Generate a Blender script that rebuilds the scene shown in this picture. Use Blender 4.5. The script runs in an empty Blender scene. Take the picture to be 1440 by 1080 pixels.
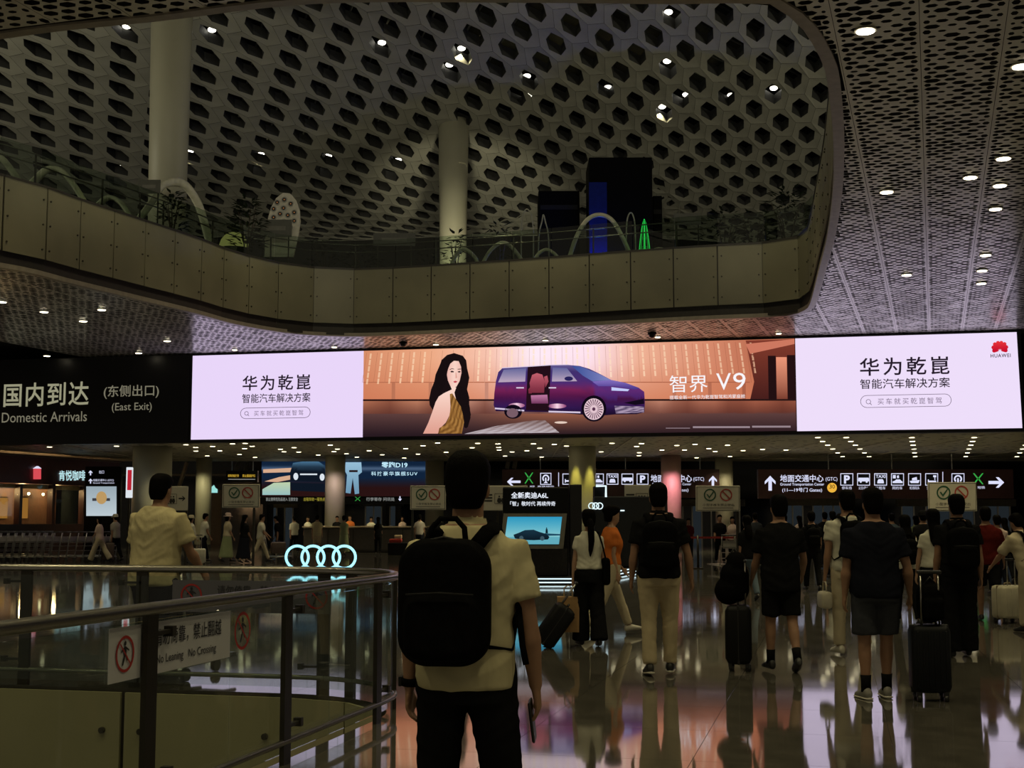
import bpy, bmesh, math, random
import numpy as np
from mathutils import Vector, Matrix, noise
from mathutils.geometry import tessellate_polygon
random.seed(7)
SC = bpy.context.scene
COL = SC.collection
# ------------------------------------------------------------------ camera, world, exposure
FOC, HC, PITCH = 1900.0, 1.45, math.atan(190 / 1900)
cam_data = bpy.data.cameras.new('camera')
cam_data.sensor_width = 36.0
cam_data.lens = FOC / 1440 * 36
cam_data.clip_end = 500
cam = bpy.data.objects.new('camera', cam_data)
COL.objects.link(cam)
cam.location = (0, 0, HC)
cam.rotation_euler = (math.pi / 2 + PITCH, 0, 0)
SC.camera = cam
wd = bpy.data.worlds.new('night_hall')
SC.world = wd
wd.use_nodes = True
wd.node_tree.nodes['Background'].inputs[0].default_value = (1.0, .86, .62, 1)
wd.node_tree.nodes['Background'].inputs[1].default_value = 0.11
SC.view_settings.view_transform = 'Standard'
SC.view_settings.look = 'None'
SC.view_settings.exposure = 0.0
SC.view_settings.gamma = 1.0
SC.view_settings.use_curve_mapping = False
SC.cycles.max_bounces = 8
SC.cycles.transparent_max_bounces = 24
SC.cycles.sample_clamp_indirect = 3.0
SC.cycles.caustics_reflective = True
SC.cycles.caustics_refractive = False
LAMP = (1.0, .87, .48)
def add_fill(x, y, z, sx, sy, watts, tilt, turn=0.0):
    # unseen area lights added to brighten the roof and the upper hall
    l = bpy.data.lights.new('roof_fill', 'AREA'); l.shape = 'RECTANGLE'; l.size = sx; l.size_y = sy; l.energy = watts; l.color = (1.0, .93, .68)
    o = bpy.data.objects.new('roof_fill', l); COL.objects.link(o); o.location = (x, y, z)
    o.rotation_euler = (math.radians(90 + tilt), 0, turn)
add_fill(0, 8, 11.2, 16, 1.2, 1750, 22)
add_fill(-32, 40, 11.5, 10, 1.2, 1000, 30, math.radians(-75))
add_fill(32, 42, 11.5, 10, 1.2, 1000, 30, math.radians(75))

# ------------------------------------------------------------------ helpers
TMP = bpy.data.scenes.new('tmp')

def V(*a): return Vector(a)

def ray(px, py):
    x = (px - 720) / FOC; y = (540 - py) / FOC
    return Vector((x, math.cos(PITCH) - y * math.sin(PITCH), math.sin(PITCH) + y * math.cos(PITCH)))

def at(px, py, d):
    """the place seen at a pixel of the photograph, d metres into the hall"""
    r = ray(px, py)
    return Vector((0, 0, HC)) + r * (d / r.y)

def on_z(px, py, z):
    r = ray(px, py)
    return Vector((0, 0, HC)) + r * ((z - HC) / r.z)

def floor_y(py):      # distance of a floor point from its pixel row
    return on_z(720, py, 0).y

class MB:
    def __init__(s):
        s.v = []; s.f = []; s.m = []; s.c = None; s.mi = 0
    def add(s, vs, fs):
        o = len(s.v)
        s.v.extend([tuple(v) for v in vs])
        s.f.extend([tuple(i + o for i in f) for f in fs])
        s.m.extend([s.mi] * len(fs))
        return s
    def quad(s, a, b, c, d): return s.add([a, b, c, d], [(0, 1, 2, 3)])
    def box(s, c, size, rot=None):
        c = Vector(c); hx, hy, hz = size[0] / 2, size[1] / 2, size[2] / 2
        vs = [Vector((x, y, z)) for x in (-hx, hx) for y in (-hy, hy) for z in (-hz, hz)]
        if rot is not None: vs = [rot @ v for v in vs]
        return s.add([v + c for v in vs], [(0, 1, 3, 2), (4, 6, 7, 5), (0, 4, 5, 1), (2, 3, 7, 6), (0, 2, 6, 4), (1, 5, 7, 3)])
    def rbox(s, c, size, r=.02, n=3, rot=None, rz=None):
        """box with rounded vertical edges and softened top and bottom"""
        hx, hy, hz = size[0] / 2, size[1] / 2, size[2] / 2
        r = min(r, hx * .99, hy * .99); rz = min(r if rz is None else rz, hz * .99, r)
        def ring(ins, z):
            out = []
            for k, (sx, sy) in enumerate(((1, 1), (-1, 1), (-1, -1), (1, -1))):
                for q in range(n + 1):
                    a = math.pi / 2 * (k + q / n)
                    rr = r - ins if r - ins > 1e-4 else 1e-4
                    out.append(Vector((sx * (hx - r) + rr * math.cos(a), sy * (hy - r) + rr * math.sin(a), z)))
            return out
        rings = [ring(rz, -hz), ring(rz * .3, -hz + rz * .3), ring(0, -hz + rz), ring(0, hz - rz), ring(rz * .3, hz - rz * .3), ring(rz, hz)]
        c = Vector(c)
        rings = [[(rot @ v if rot is not None else v) + c for v in rg] for rg in rings]
        return s.loft(rings)
    def loft(s, rings, cap=True):
        n = len(rings[0]); vs = [v for r in rings for v in r]; fs = []
        for i in range(len(rings) - 1):
            for k in range(n):
                a = i * n + k; b = i * n + (k + 1) % n
                fs.append((a, b, b + n, a + n))
        if cap:
            fs.append(tuple(range(n - 1, -1, -1)))
            fs.append(tuple(range((len(rings) - 1) * n, len(rings) * n)))
        return s.add(vs, fs)
    def tube(s, pts, rad, n=8, cap=True, flat=1.0, side=None):
        pts = [Vector(p) for p in pts]
        rad = rad if isinstance(rad, (list, tuple)) else [rad] * len(pts)
        rings = []; prev = None
        for i, p in enumerate(pts):
            t = (pts[min(i + 1, len(pts) - 1)] - pts[max(i - 1, 0)])
            t = t.normalized() if t.length > 1e-9 else Vector((0, 0, 1))
            if prev is None:
                ref = Vector(side) if side is not None else (Vector((1, 0, 0)) if abs(t.x) < .9 else Vector((0, 1, 0)))
                u = (ref - t * ref.dot(t)).normalized()
            else:
                u = (prev - t * prev.dot(t))
                u = u.normalized() if u.length > 1e-6 else prev
            prev = u; w = t.cross(u)
            rings.append([p + (u * math.cos(2 * math.pi * k / n) + w * math.sin(2 * math.pi * k / n) * flat) * rad[i] for k in range(n)])
        return s.loft(rings, cap)
    def ell(s, c, r, n=10, m=7, rot=None):
        c = Vector(c); rings = []
        for i in range(m + 1):
            a = math.pi * (i + .02) / (m + .04) - math.pi / 2
            rg = [Vector((r[0] * math.cos(a) * math.cos(2 * math.pi * k / n), r[1] * math.cos(a) * math.sin(2 * math.pi * k / n), r[2] * math.sin(a))) for k in range(n)]
            rings.append([(rot @ v if rot is not None else v) + c for v in rg])
        return s.loft(rings)
    def poly(s, pts):
        """filled flat polygon, may be concave"""
        pts = [Vector(p) for p in pts]
        return s.add(pts, [tuple(t) for t in tessellate_polygon([pts])])
    def prism(s, pts, off):
        """solid polygon: pts pushed along off"""
        off = Vector(off); pts = [Vector(p) for p in pts]; n = len(pts)
        tr = [tuple(t) for t in tessellate_polygon([pts])]
        fs = tr + [tuple(i + n for i in reversed(t)) for t in tr]
        fs += [(i, (i + 1) % n, (i + 1) % n + n, i + n) for i in range(n)]
        return s.add(pts + [p + off for p in pts], fs)
    def mesh(s, name='mesh'):
        me = bpy.data.meshes.new(name)
        me.from_pydata(s.v, [], s.f)
        me.update()
        return me
    def build(s, name, mats, parent=None, smooth=False, loc=None, rz=None, fixn=False):
        me = s.mesh(name)
        if fixn:
            b = bmesh.new(); b.from_mesh(me); bmesh.ops.recalc_face_normals(b, faces=b.faces[:]); b.to_mesh(me); b.free()
        mats = mats if isinstance(mats, (list, tuple)) else [mats]
        for m in mats: me.materials.append(m)
        if len(mats) > 1: me.polygons.foreach_set('material_index', s.m)
        if smooth: me.polygons.foreach_set('use_smooth', [True] * len(me.polygons))
        return link(name, me, parent, loc, rz)

def link(name, me, parent=None, loc=None, rz=None):
    o = bpy.data.objects.new(name, me)
    COL.objects.link(o)
    if parent is not None: o.parent = parent
    if loc is not None: o.location = loc
    if rz is not None: o.rotation_euler = (0, 0, rz)
    return o

def tag(o, label=None, cat=None, group=None, kind=None):
    for k, v in (('label', label), ('category', cat), ('group', group), ('kind', kind)):
        if v: o[k] = v
    return o

def thing(name, label, cat, loc=(0, 0, 0), rz=0, group=None):
    return tag(link(name, None, None, loc, rz), label, cat, group)

def struct(o, label=None):
    return tag(o, label, None, None, 'structure')

def dup(root, loc=None, rz=None, label=None, parent=None):
    r = root.copy(); COL.objects.link(r); r.parent = parent
    if loc is not None: r.location = loc
    if rz is not None: r.rotation_euler = (0, 0, rz)
    if label: r['label'] = label
    for ch in list(root.children): dup(ch, parent=r)
    return r

def remesh(mb, vox, it=4):
    me = mb.mesh()
    b = bmesh.new(); b.from_mesh(me); bmesh.ops.recalc_face_normals(b, faces=b.faces[:]); b.to_mesh(me); b.free()
    ob = bpy.data.objects.new('tmp', me); TMP.collection.objects.link(ob)
    md = ob.modifiers.new('r', 'REMESH'); md.mode = 'VOXEL'; md.voxel_size = vox; md.use_smooth_shade = True
    if it:
        sm = ob.modifiers.new('s', 'SMOOTH'); sm.factor = .5; sm.iterations = it
    TMP.view_layers[0].update(); dg = TMP.view_layers[0].depsgraph
    out = bpy.data.meshes.new_from_object(ob.evaluated_get(dg))
    bpy.data.objects.remove(ob); bpy.data.meshes.remove(me)
    out.polygons.foreach_set('use_smooth', [True] * len(out.polygons))
    return out

# ------------------------------------------------------------------ materials
MATS = {}
def mat(name, col, rough=.6, metal=0.0, var=.12, scale=6.0, bump=0.0, bscale=None, ior=1.5, stretch=(1, 1, 1), coat=0.0, spec=.5):
    if name in MATS: return MATS[name]
    m = bpy.data.materials.new(name); m.use_nodes = True
    nt = m.node_tree; b = nt.nodes['Principled BSDF']
    tc = nt.nodes.new('ShaderNodeTexCoord'); mp = nt.nodes.new('ShaderNodeMapping'); mp.inputs['Scale'].default_value = stretch
    nz = nt.nodes.new('ShaderNodeTexNoise'); nz.inputs['Scale'].default_value = scale; nz.inputs['Detail'].default_value = 4
    rp = nt.nodes.new('ShaderNodeValToRGB')
    rp.color_ramp.elements[0].position = .3; rp.color_ramp.elements[1].position = .7
    rp.color_ramp.elements[0].color = tuple(c * (1 - var) for c in col) + (1,)
    rp.color_ramp.elements[1].color = tuple(min(1, c * (1 + var)) for c in col) + (1,)
    L = nt.links.new
    L(tc.outputs['Object'], mp.inputs[0]); L(mp.outputs[0], nz.inputs['Vector']); L(nz.outputs['Fac'], rp.inputs[0]); L(rp.outputs[0], b.inputs['Base Color'])
    b.inputs['Roughness'].default_value = rough; b.inputs['Metallic'].default_value = metal; b.inputs['IOR'].default_value = ior
    b.inputs['Coat Weight'].default_value = coat; b.inputs['Specular IOR Level'].default_value = spec
    if bump:
        n2 = nt.nodes.new('ShaderNodeTexNoise'); n2.inputs['Scale'].default_value = bscale or scale * 3; n2.inputs['Detail'].default_value = 3
        L(mp.outputs[0], n2.inputs['Vector'])
        bp = nt.nodes.new('ShaderNodeBump'); bp.inputs['Strength'].default_value = bump; bp.inputs['Distance'].default_value = .02
        L(n2.outputs['Fac'], bp.inputs['Height']); L(bp.outputs[0], b.inputs['Normal'])
    MATS[name] = m
    return m

def srgb(r, g, b):
    f = lambda c: (c / 255 / 12.92) if c / 255 <= .04045 else ((c / 255 + .055) / 1.055) ** 2.4
    return (f(r), f(g), f(b))

def emi(name, col, s=1.0):
    if name in MATS: return MATS[name]
    m = bpy.data.materials.new(name); m.use_nodes = True
    nt = m.node_tree; nt.nodes.clear()
    e = nt.nodes.new('ShaderNodeEmission'); o = nt.nodes.new('ShaderNodeOutputMaterial')
    e.inputs[0].default_value = tuple(col) + (1,); e.inputs[1].default_value = s
    nt.links.new(e.outputs[0], o.inputs[0]); MATS[name] = m
    return m

def led_mat(name='led_pixels', s=1.0):
    m = bpy.data.materials.new(name); m.use_nodes = True
    nt = m.node_tree; nt.nodes.clear()
    a = nt.nodes.new('ShaderNodeAttribute'); a.attribute_name = 'Col'
    e = nt.nodes.new('ShaderNodeEmission'); o = nt.nodes.new('ShaderNodeOutputMaterial'); e.inputs[1].default_value = s
    nt.links.new(a.outputs['Color'], e.inputs[0]); nt.links.new(e.outputs[0], o.inputs[0])
    return m

def glass_mat(name, tint=(.86, .9, .87), refl=1.0, rough=.0):
    m = bpy.data.materials.new(name); m.use_nodes = True
    nt = m.node_tree; nt.nodes.clear(); N = nt.nodes.new
    tr = N('ShaderNodeBsdfTransparent'); tr.inputs[0].default_value = tint + (1,)
    gl = N('ShaderNodeBsdfGlossy'); gl.inputs['Roughness'].default_value = rough; gl.inputs[0].default_value = (refl, refl, refl, 1)
    lw = N('ShaderNodeLayerWeight'); lw.inputs[0].default_value = .5
    pw = N('ShaderNodeMath'); pw.operation = 'POWER'; pw.inputs[1].default_value = 5.0
    fr = N('ShaderNodeMath'); fr.operation = 'MULTIPLY_ADD'; fr.inputs[1].default_value = .8; fr.inputs[2].default_value = .035
    nt.links.new(lw.outputs['Facing'], pw.inputs[0]); nt.links.new(pw.outputs[0], fr.inputs[0])
    mx = N('ShaderNodeMixShader'); o = N('ShaderNodeOutputMaterial')
    L = nt.links.new
    L(fr.outputs[0], mx.inputs[0]); L(tr.outputs[0], mx.inputs[1]); L(gl.outputs[0], mx.inputs[2]); L(mx.outputs[0], o.inputs[0])
    MATS[name] = m
    return m

M_white = mat('white_paint', (.66, .64, .58), .55, var=.05)
M_ceil = mat('ceiling_white', (.80, .77, .72), .24, var=.06, scale=.8, ior=1.7)
M_black = mat('matt_black', (.006, .006, .007), .6, spec=.2)
M_dark = mat('dark_plenum', (.004, .004, .004), .9)
M_steel = mat('brushed_steel', (.42, .40, .36), .28, 1.0, var=.1, scale=20, stretch=(1, 1, 8))
M_dsteel = mat('dark_bronze_steel', (.05, .045, .035), .4, .6)
M_olive = mat('olive_cladding', (.215, .20, .135), .42, var=.14, scale=.5)
M_olive2 = mat('well_cladding', (.40, .365, .21), .42, var=.12, scale=.5)
M_skirt = mat('dark_skirt', (.035, .03, .026), .5)
M_roof = mat('roof_white', (.44, .43, .36), .5, var=.1, scale=.35, stretch=(.4, 3, 1))
M_col = mat('column_cream', (.40, .385, .29), .5, var=.04, scale=1.0)
M_ledblack = mat('sign_black', (.006, .006, .009), .35)
M_gold = mat('trim_beige', (.5, .45, .36), .5)
M_glass = glass_mat('clear_glass')
M_glass2 = glass_mat('green_glass', (.72, .78, .72))
M_lamp = emi('lamp_glow', (1.0, .88, .62), 9.0)
M_lamp2 = emi('small_lamp_glow', (1.0, .88, .55), 7.0)
M_ltrim = mat('lamp_trim', (.5, .48, .42), .4)
LED = led_mat()

def floor_material():
    m = mat('polished_granite', (.085, .078, .066), .05, 0, var=.25, scale=3.5, ior=2.1)
    nt = m.node_tree; b = nt.nodes['Principled BSDF']
    tc = nt.nodes['Texture Coordinate']
    nz = nt.nodes.new('ShaderNodeTexNoise'); nz.inputs['Scale'].default_value = 1.3; nz.inputs['Detail'].default_value = 6
    mr = nt.nodes.new('ShaderNodeMapRange'); mr.inputs[3].default_value = .02; mr.inputs[4].default_value = .085
    nt.links.new(tc.outputs['Object'], nz.inputs['Vector']); nt.links.new(nz.outputs['Fac'], mr.inputs[0]); nt.links.new(mr.outputs[0], b.inputs['Roughness'])
    return m
M_floor = floor_material()

# ------------------------------------------------------------------ lettering
FONT = bpy.data.curves.new('lettering', 'FONT')
FOB = bpy.data.objects.new('lettering', FONT); TMP.collection.objects.link(FOB)
TCACHE = {}
def glyphs(body, bold=0.0, spacing=1.0):
    k = (body, bold, spacing)
    if k in TCACHE: return TCACHE[k]
    FONT.body = body; FONT.offset = bold; FONT.space_character = spacing; FONT.resolution_u = 3
    TMP.view_layers[0].update(); dg = TMP.view_layers[0].depsgraph
    me = bpy.data.meshes.new_from_object(FOB.evaluated_get(dg))
    vs = [v.co.copy() for v in me.vertices]; fs = [tuple(p.vertices) for p in me.polygons]
    bpy.data.meshes.remove(me)
    x0 = min(v.x for v in vs); x1 = max(v.x for v in vs); y0 = min(v.y for v in vs); y1 = max(v.y for v in vs)
    vs = [((v.x - x0) / (x1 - x0), (v.y - y0) / (y1 - y0)) for v in vs]
    TCACHE[k] = (vs, fs)
    return vs, fs

def lettering(body, name, material, P, box, parent, bold=0.0, spacing=1.0):
    """writes body into the box (x0,y0,x1,y1); P(x,y) gives the place on the sign face"""
    x0, y0, x1, y1 = box
    vs, fs = glyphs(body, bold, spacing)
    mb = MB(); mb.add([P(x0 + u * (x1 - x0), y1 + v * (y0 - y1)) for u, v in vs], fs)
    return mb.build(name, material, parent)
# ------------------------------------------------------------------ floor with the well opening
GA = math.radians(13.35)
def G(r, f, z=0.0):   # hall grid: r across, f along
    return Vector((r * math.cos(GA) + f * math.sin(GA), -r * math.sin(GA) + f * math.cos(GA), z))
R0, F0, TS, CR = -3.27, 10.75, 1.2, 1.2
WL, WN = R0 - 6 * TS, F0 - 7 * TS          # well reaches left and toward the camera out of view
FFAR = F0 + 13 * TS
mb = MB()
def fq(r0, r1, f0, f1, z): mb.quad(G(r0, f0, z), G(r1, f0, z), G(r1, f1, z), G(r0, f1, z))
zb = -.012
fq(-40, WL, -14, FFAR, zb); fq(R0, 40, -14, FFAR, zb); fq(WL, R0, F0, FFAR, zb); fq(WL, R0, -14, WN, zb)
fq(-60, 45, FFAR, 125, 0)
floor = struct(mb.build('floor', M_floor))
NT = 0
def tile_mesh():
    b = MB(); g = .004; b.box((TS / 2, TS / 2, -.006), (TS - g, TS - g, .012)); me = b.mesh('floor_tile'); me.materials.append(M_floor); return me
TILE = tile_mesh()
rest = MB()
tiles = []
for i in range(-20, 22):
    for j in range(-16, 13):
        r, f = R0 + i * TS, F0 + j * TS
        if r < R0 - .01 and r > WL - .01 and f < F0 - .01 and f > WN - .01: continue
        c = G(r + .6, f + .6)
        tiles.append((r, f, c))
def seen(c): return c.y > 4.5 and abs(c.x) < c.y * .40 + .8
tiles.sort(key=lambda t: (not seen(t[2]), t[2].y))
for k, (r, f, c) in enumerate(tiles):
    if k < 290 and seen(c):
        o = link('floor_tile', TILE, floor, G(r, f), -GA)
    else:
        a = [G(r + .002, f + .002), G(r + TS - .002, f + .002), G(r + TS - .002, f + TS - .002), G(r + .002, f + TS - .002)]
        rest.add(a, [(0, 1, 2, 3)])
tag(rest.build('floor_tile_field', M_floor, floor), kind='stuff')
# rounded corner tile of the well
arc = [G(R0 - CR + CR * math.cos(t), F0 - CR + CR * math.sin(t)) for t in [math.pi / 2 * k / 10 for k in range(11)]]
MB().prism([G(R0, F0)] + arc[::-1], (0, 0, -.012)).build('floor_tile', M_floor, floor, fixn=True)
# well walls below the floor: clad panels, dark slab edge
well_path = [G(R0, f) for f in np.arange(WN, F0 - CR, .8)] + arc + [G(r, F0) for r in np.arange(R0 - CR - .1, WL, -.8)]
well = struct(link('wall_well', None))
def strip(path, z0, z1, name, material, parent, off=0.0):
    m = MB(); n = len(path)
    for a, b in zip(path, path[1:]):
        m.quad(Vector((a.x, a.y, z0)), Vector((b.x, b.y, z0)), Vector((b.x, b.y, z1)), Vector((a.x, a.y, z1)))
    return m.build(name, material, parent)
strip(well_path, -5.0, -.0, 'slab_edge', M_skirt, well)
inw = lambda p, k: p + (G(R0 - 2.5, F0 - 4) - p).normalized() * k
def resample(path, step, closed=False):
    path = list(path) + ([path[0]] if closed else [])
    L = [0]
    for a, b in zip(path, path[1:]): L.append(L[-1] + (b - a).length)
    n = max(1, round(L[-1] / step)); out = []
    for k in range(n + (0 if closed else 1)):
        s = L[-1] * k / n; i = 0
        while i < len(L) - 2 and L[i + 1] < s: i += 1
        t = (s - L[i]) / max(1e-9, L[i + 1] - L[i]); out.append(path[i].lerp(path[i + 1], min(1, t)))
    return out
stud_me = (lambda b: (b.tube([(0, 0, 0), (0, -.03, 0)], .028, 8), b.mesh('stud'))[1])(MB()); stud_me.materials.append(M_dsteel)
far_edge = [G(r, F0) for r in np.arange(R0 - CR, WL - .01, -1.5)]
def clad_panel(a, b, z0, z1, n, th, name, parent, material):
    """one cladding panel between plan points a and b, n = outward normal"""
    g = (b - a).normalized() * .022
    p = [Vector((q.x, q.y, z)) + n * .02 for q, z in ((a + g, z0), (b - g, z0), (b - g, z1), (a + g, z1))]
    return MB().prism(p, n * th).build(name, material, parent, fixn=True)
sd = G(0, -1) - G(0, 0)
for a, b in zip(far_edge, far_edge[1:]):
    p = clad_panel(a, b, -1.9, -.03, sd, .03, 'cladding_panel', well, M_olive2)
    for q in (.12, .88):
        for z in (-.35, -1.0, -1.65):
            o = link('stud', stud_me, p, a.lerp(b, q) + sd * .05 + Vector((0, 0, z)), math.pi - GA + math.pi)
arcw = resample(arc, .63)
for a, b in zip(arcw, arcw[1:]):
    mid = (a + b) / 2; n = (G(R0 - CR, F0 - CR) - mid).normalized()
    clad_panel(a, b, -1.9, -.03, n, .03, 'cladding_panel', well, M_olive2)
near_edge = [G(R0, f) for f in np.arange(F0 - CR, WN - .01, -1.5)]
sr = G(-1, 0) - G(0, 0)
for a, b in zip(near_edge, near_edge[1:]):
    clad_panel(b, a, -1.9, -.03, sr, .03, 'cladding_panel', well, M_olive2)
MB().quad(G(WL - 2, WN - 2, -5), G(R0 + 2, WN - 2, -5), G(R0 + 2, F0 + 2, -5), G(WL - 2, F0 + 2, -5)).build('lower_floor', M_floor, well)

# ------------------------------------------------------------------ main perforated ceiling with the big opening
ZC = 8.15
vimg = [(0, 375), (100, 398), (200, 422), (275, 440), (330, 455), (400, 467), (460, 471.5), (520, 472), (620, 468), (760, 461), (900, 453), (1000, 448), (1075, 445),
        (1112, 442.5), (1132, 436), (1142, 425), (1157, 370), (1166, 335), (1175, 273), (1177, 215), (1175, 167), (1167, 100), (1153, 67), (1137, 40), (1113, 17), (1083, 0)]
vp = [on_z(a, b, ZC) for a, b in vimg]
vp += [V(1.9, 16.95, ZC), V(0, 16.9, ZC), on_z(440, 0, ZC), on_z(220, 25, ZC), on_z(0, 50, ZC), V(-12, 20.3, ZC), V(-17, 23, ZC), V(-19.5, 27, ZC), V(-17.5, 31.5, ZC)]
def catmull(P, k=6):
    out = []; n = len(P)
    for i in range(n):
        a, b, c, d = P[i - 1], P[i], P[(i + 1) % n], P[(i + 2) % n]
        for q in range(k):
            t = q / k
            out.append(.5 * ((2 * b) + (c - a) * t + (2 * a - 5 * b + 4 * c - d) * t * t + (3 * b - a - 3 * c + d) * t ** 3))
    return out
VOID = catmull(vp)
VX = np.array([(p.x, p.y) for p in VOID])
def vdist(x, y):
    """signed distance to the opening edge, positive outside"""
    a = VX; b = np.roll(VX, -1, 0); p = np.array([x, y])
    ab = b - a; t = np.clip(((p - a) * ab).sum(1) / (ab * ab).sum(1), 0, 1)
    dmin = np.hypot(*(a + ab * t[:, None] - p).T).min()
    c = ((a[:, 1] > y) != (b[:, 1] > y)) & (x < (b[:, 0] - a[:, 0]) * (y - a[:, 1]) / (b[:, 1] - a[:, 1] + 1e-12) + a[:, 0])
    return -dmin if c.sum() % 2 else dmin
SA = at(270, 618, 54.5); SB = at(1437, 603, 47.5)     # lower ends of the video screen
SU = Vector((SB.x - SA.x, SB.y - SA.y, 0)); SLEN = SU.length; SU.normalize(); SN = Vector((SU.y, -SU.x, 0))   # SN points to the hall
ZB, ZT = 4.64, 8.05
def screen_y(x): return SA.y + (x - SA.x) * SU.y / SU.x
ceiling = struct(link('ceiling', None))
CA = math.radians(17.3); CW = 1.12
cr = Vector((math.cos(CA), -math.sin(CA), 0)); cf = Vector((math.sin(CA), math.cos(CA), 0))
NC, RP = 4, .2
def hexring(m, x0, x1, y0, y1, k, ori):
    """a cell of the sheet with an elongated six-sided hole"""
    mx, my = (x0 + x1) / 2, (y0 + y1) / 2; hx, hy = (x1 - x0) / 2, (y1 - y0) / 2
    out = [(x0, y0), (mx, y0), (x1, y0), (x1, y1), (mx, y1), (x0, y1)]
    ax, ay = hx * .9 * k, hy * .82 * k
    inn = [(mx - ax * .5, my - ay), (mx + ax * .5, my - ay), (mx + ax, my), (mx + ax * .5, my + ay), (mx - ax * .5, my + ay), (mx - ax, my)]
    inn = [inn[5], inn[0], inn[1], inn[2], inn[3], inn[4]]
    vs = [ori + cr * a + cf * b for a, b in out + inn]
    m.add(vs, [(i, (i + 1) % 6, 6 + (i + 1) % 6, 6 + i) for i in range(6)])
cw = (CW - .05) / NC
for s in range(-30, 30):
    m = MB(); ori = cr * (s * CW) + Vector((0, 0, ZC))
    for j in range(0, 300):
        f0 = 8 + j * RP; cc = ori + cr * (CW / 2) + cf * f0
        if cc.y < 10.5 or cc.y > 56 or abs(cc.x) > cc.y * .42 + 3.5: continue
        if cc.y > screen_y(cc.x) + 1.2: continue
        near = -1.2 < vdist(cc.x, cc.y) < 1.2
        if not near and vdist(cc.x, cc.y) < 0: continue
        odd = j % 2
        edges = [.025 + cw * q for q in range(NC + 1)] if not odd else [.025] + [.025 + cw * (q + .5) for q in range(NC)] + [CW - .025]
        if near:
            edges = [e for e in edges]
        for a, b in zip(edges, edges[1:]):
            if near:
                q = ori + cr * ((a + b) / 2) + cf * f0
                if vdist(q.x, q.y) < .12: continue
            k = random.choice((.55, .75, .9, 1.0, 1.06)) * random.uniform(.9, 1.05)
            hexring(m, a, b, f0 - RP / 2, f0 + RP / 2, k, ori)
        if not near or True:
            for a, b in ((0.004, .025), (CW - .025, CW - .004)):
                q = ori + cr * a + cf * f0
                if vdist(q.x, q.y) > .12:
                    m.quad(*[ori + cr * x + cf * y for x, y in ((a, f0 - RP / 2), (b, f0 - RP / 2), (b, f0 + RP / 2), (a, f0 + RP / 2))])
    if m.v: m.build('ceiling_panel', M_ceil, ceiling)
# plain run of ceiling over and behind the camera, dark plenum above the holes
MB().box((0, 2, ZC + .02), (60, 17.5, .04)).build('ceiling_panel', M_ceil, ceiling)
pl = MB(); vtop = [V(p.x, p.y, ZC + .45) for p in resample(VOID, 1.5, True)]
outer = [V(-40, -10, ZC + .45), V(40, -10, ZC + .45), V(40, 60, ZC + .45), V(-40, 60, ZC + .45)]
tri = tessellate_polygon([outer, vtop]); allv = outer + vtop
pl.add(allv, [tuple(t) for t in tri]); pl.build('plenum_deck', M_dark, ceiling)
# lip around the opening
lip = MB(); vs = resample(VOID, .6, True); n = len(vs)
nrm = []
for i, p in enumerate(vs):
    t = vs[(i + 1) % n] - vs[i - 1]; nv = Vector((t.y, -t.x, 0)).normalized()
    q = p + nv * .3
    nrm.append(nv if vdist(q.x, q.y) > 0 else -nv)
for i in range(n):
    a, b, na, nb = vs[i], vs[(i + 1) % n], nrm[i], nrm[(i + 1) % n]
    z = Vector((0, 0, 1)); prof = lambda p, q: [p + q * .13 + z * .004, p + q * .13 - z * .03, p - q * .06 - z * .03, p - q * .06 + z * .1]
    A, B = prof(a, na), prof(b, nb)
    for k in range(3): lip.quad(A[k], B[k], B[k + 1], A[k + 1])
struct(lip.build('trim_1', mat('lip_beige', (.34, .30, .25), .4)))

# ------------------------------------------------------------------ balcony fascia around the opening
ZF = 10.66
fas = struct(link('wall_balcony', None))
fp = resample(VOID, 1.5, True); n = len(fp)
sk = MB(); cap = MB()
for i in range(n):
    a, b = fp[i].copy(), fp[(i + 1) % n].copy(); a.z = b.z = 0
    mid = (a + b) / 2; t = (b - a).normalized(); nv = Vector((t.y, -t.x, 0))
    q = mid + nv * .3
    if vdist(q.x, q.y) > 0: nv = -nv                # nv points into the opening
    p = clad_panel(a, b, ZC + .44, ZF - .06, nv, .035, 'fascia_panel', fas, M_olive)
    if mid.y > 30 and mid.x < 9.5:
        rz = math.atan2(nv.y, nv.x) + math.pi / 2
        for u in (.09, .91):
            for z in (ZC + .7, ZC + 1.4, ZC + 2.1):
                link('stud', stud_me, p, a.lerp(b, u) + nv * .05 + Vector((0, 0, z)), rz)
    z = Vector((0, 0, 1))
    sk.quad(a + z * (ZC + .02), b + z * (ZC + .02), b + z * (ZC + .46), a + z * (ZC + .46))
    sk.quad(a + z * (ZC + .3), b + z * (ZC + .3), b + z * ZF, a + z * ZF)
    o = nv * .07; i2 = -nv * .5
    cap.quad(a + z * ZF + o, b + z * ZF + o, b + z * ZF + i2, a + z * ZF + i2)
    cap.quad(a + z * (ZF - .07) + o, b + z * (ZF - .07) + o, b + z * ZF + o, a + z * ZF + o)
sk.build('fascia_skirt', M_skirt, fas); cap.build('fascia_cap', M_skirt, fas)
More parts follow.
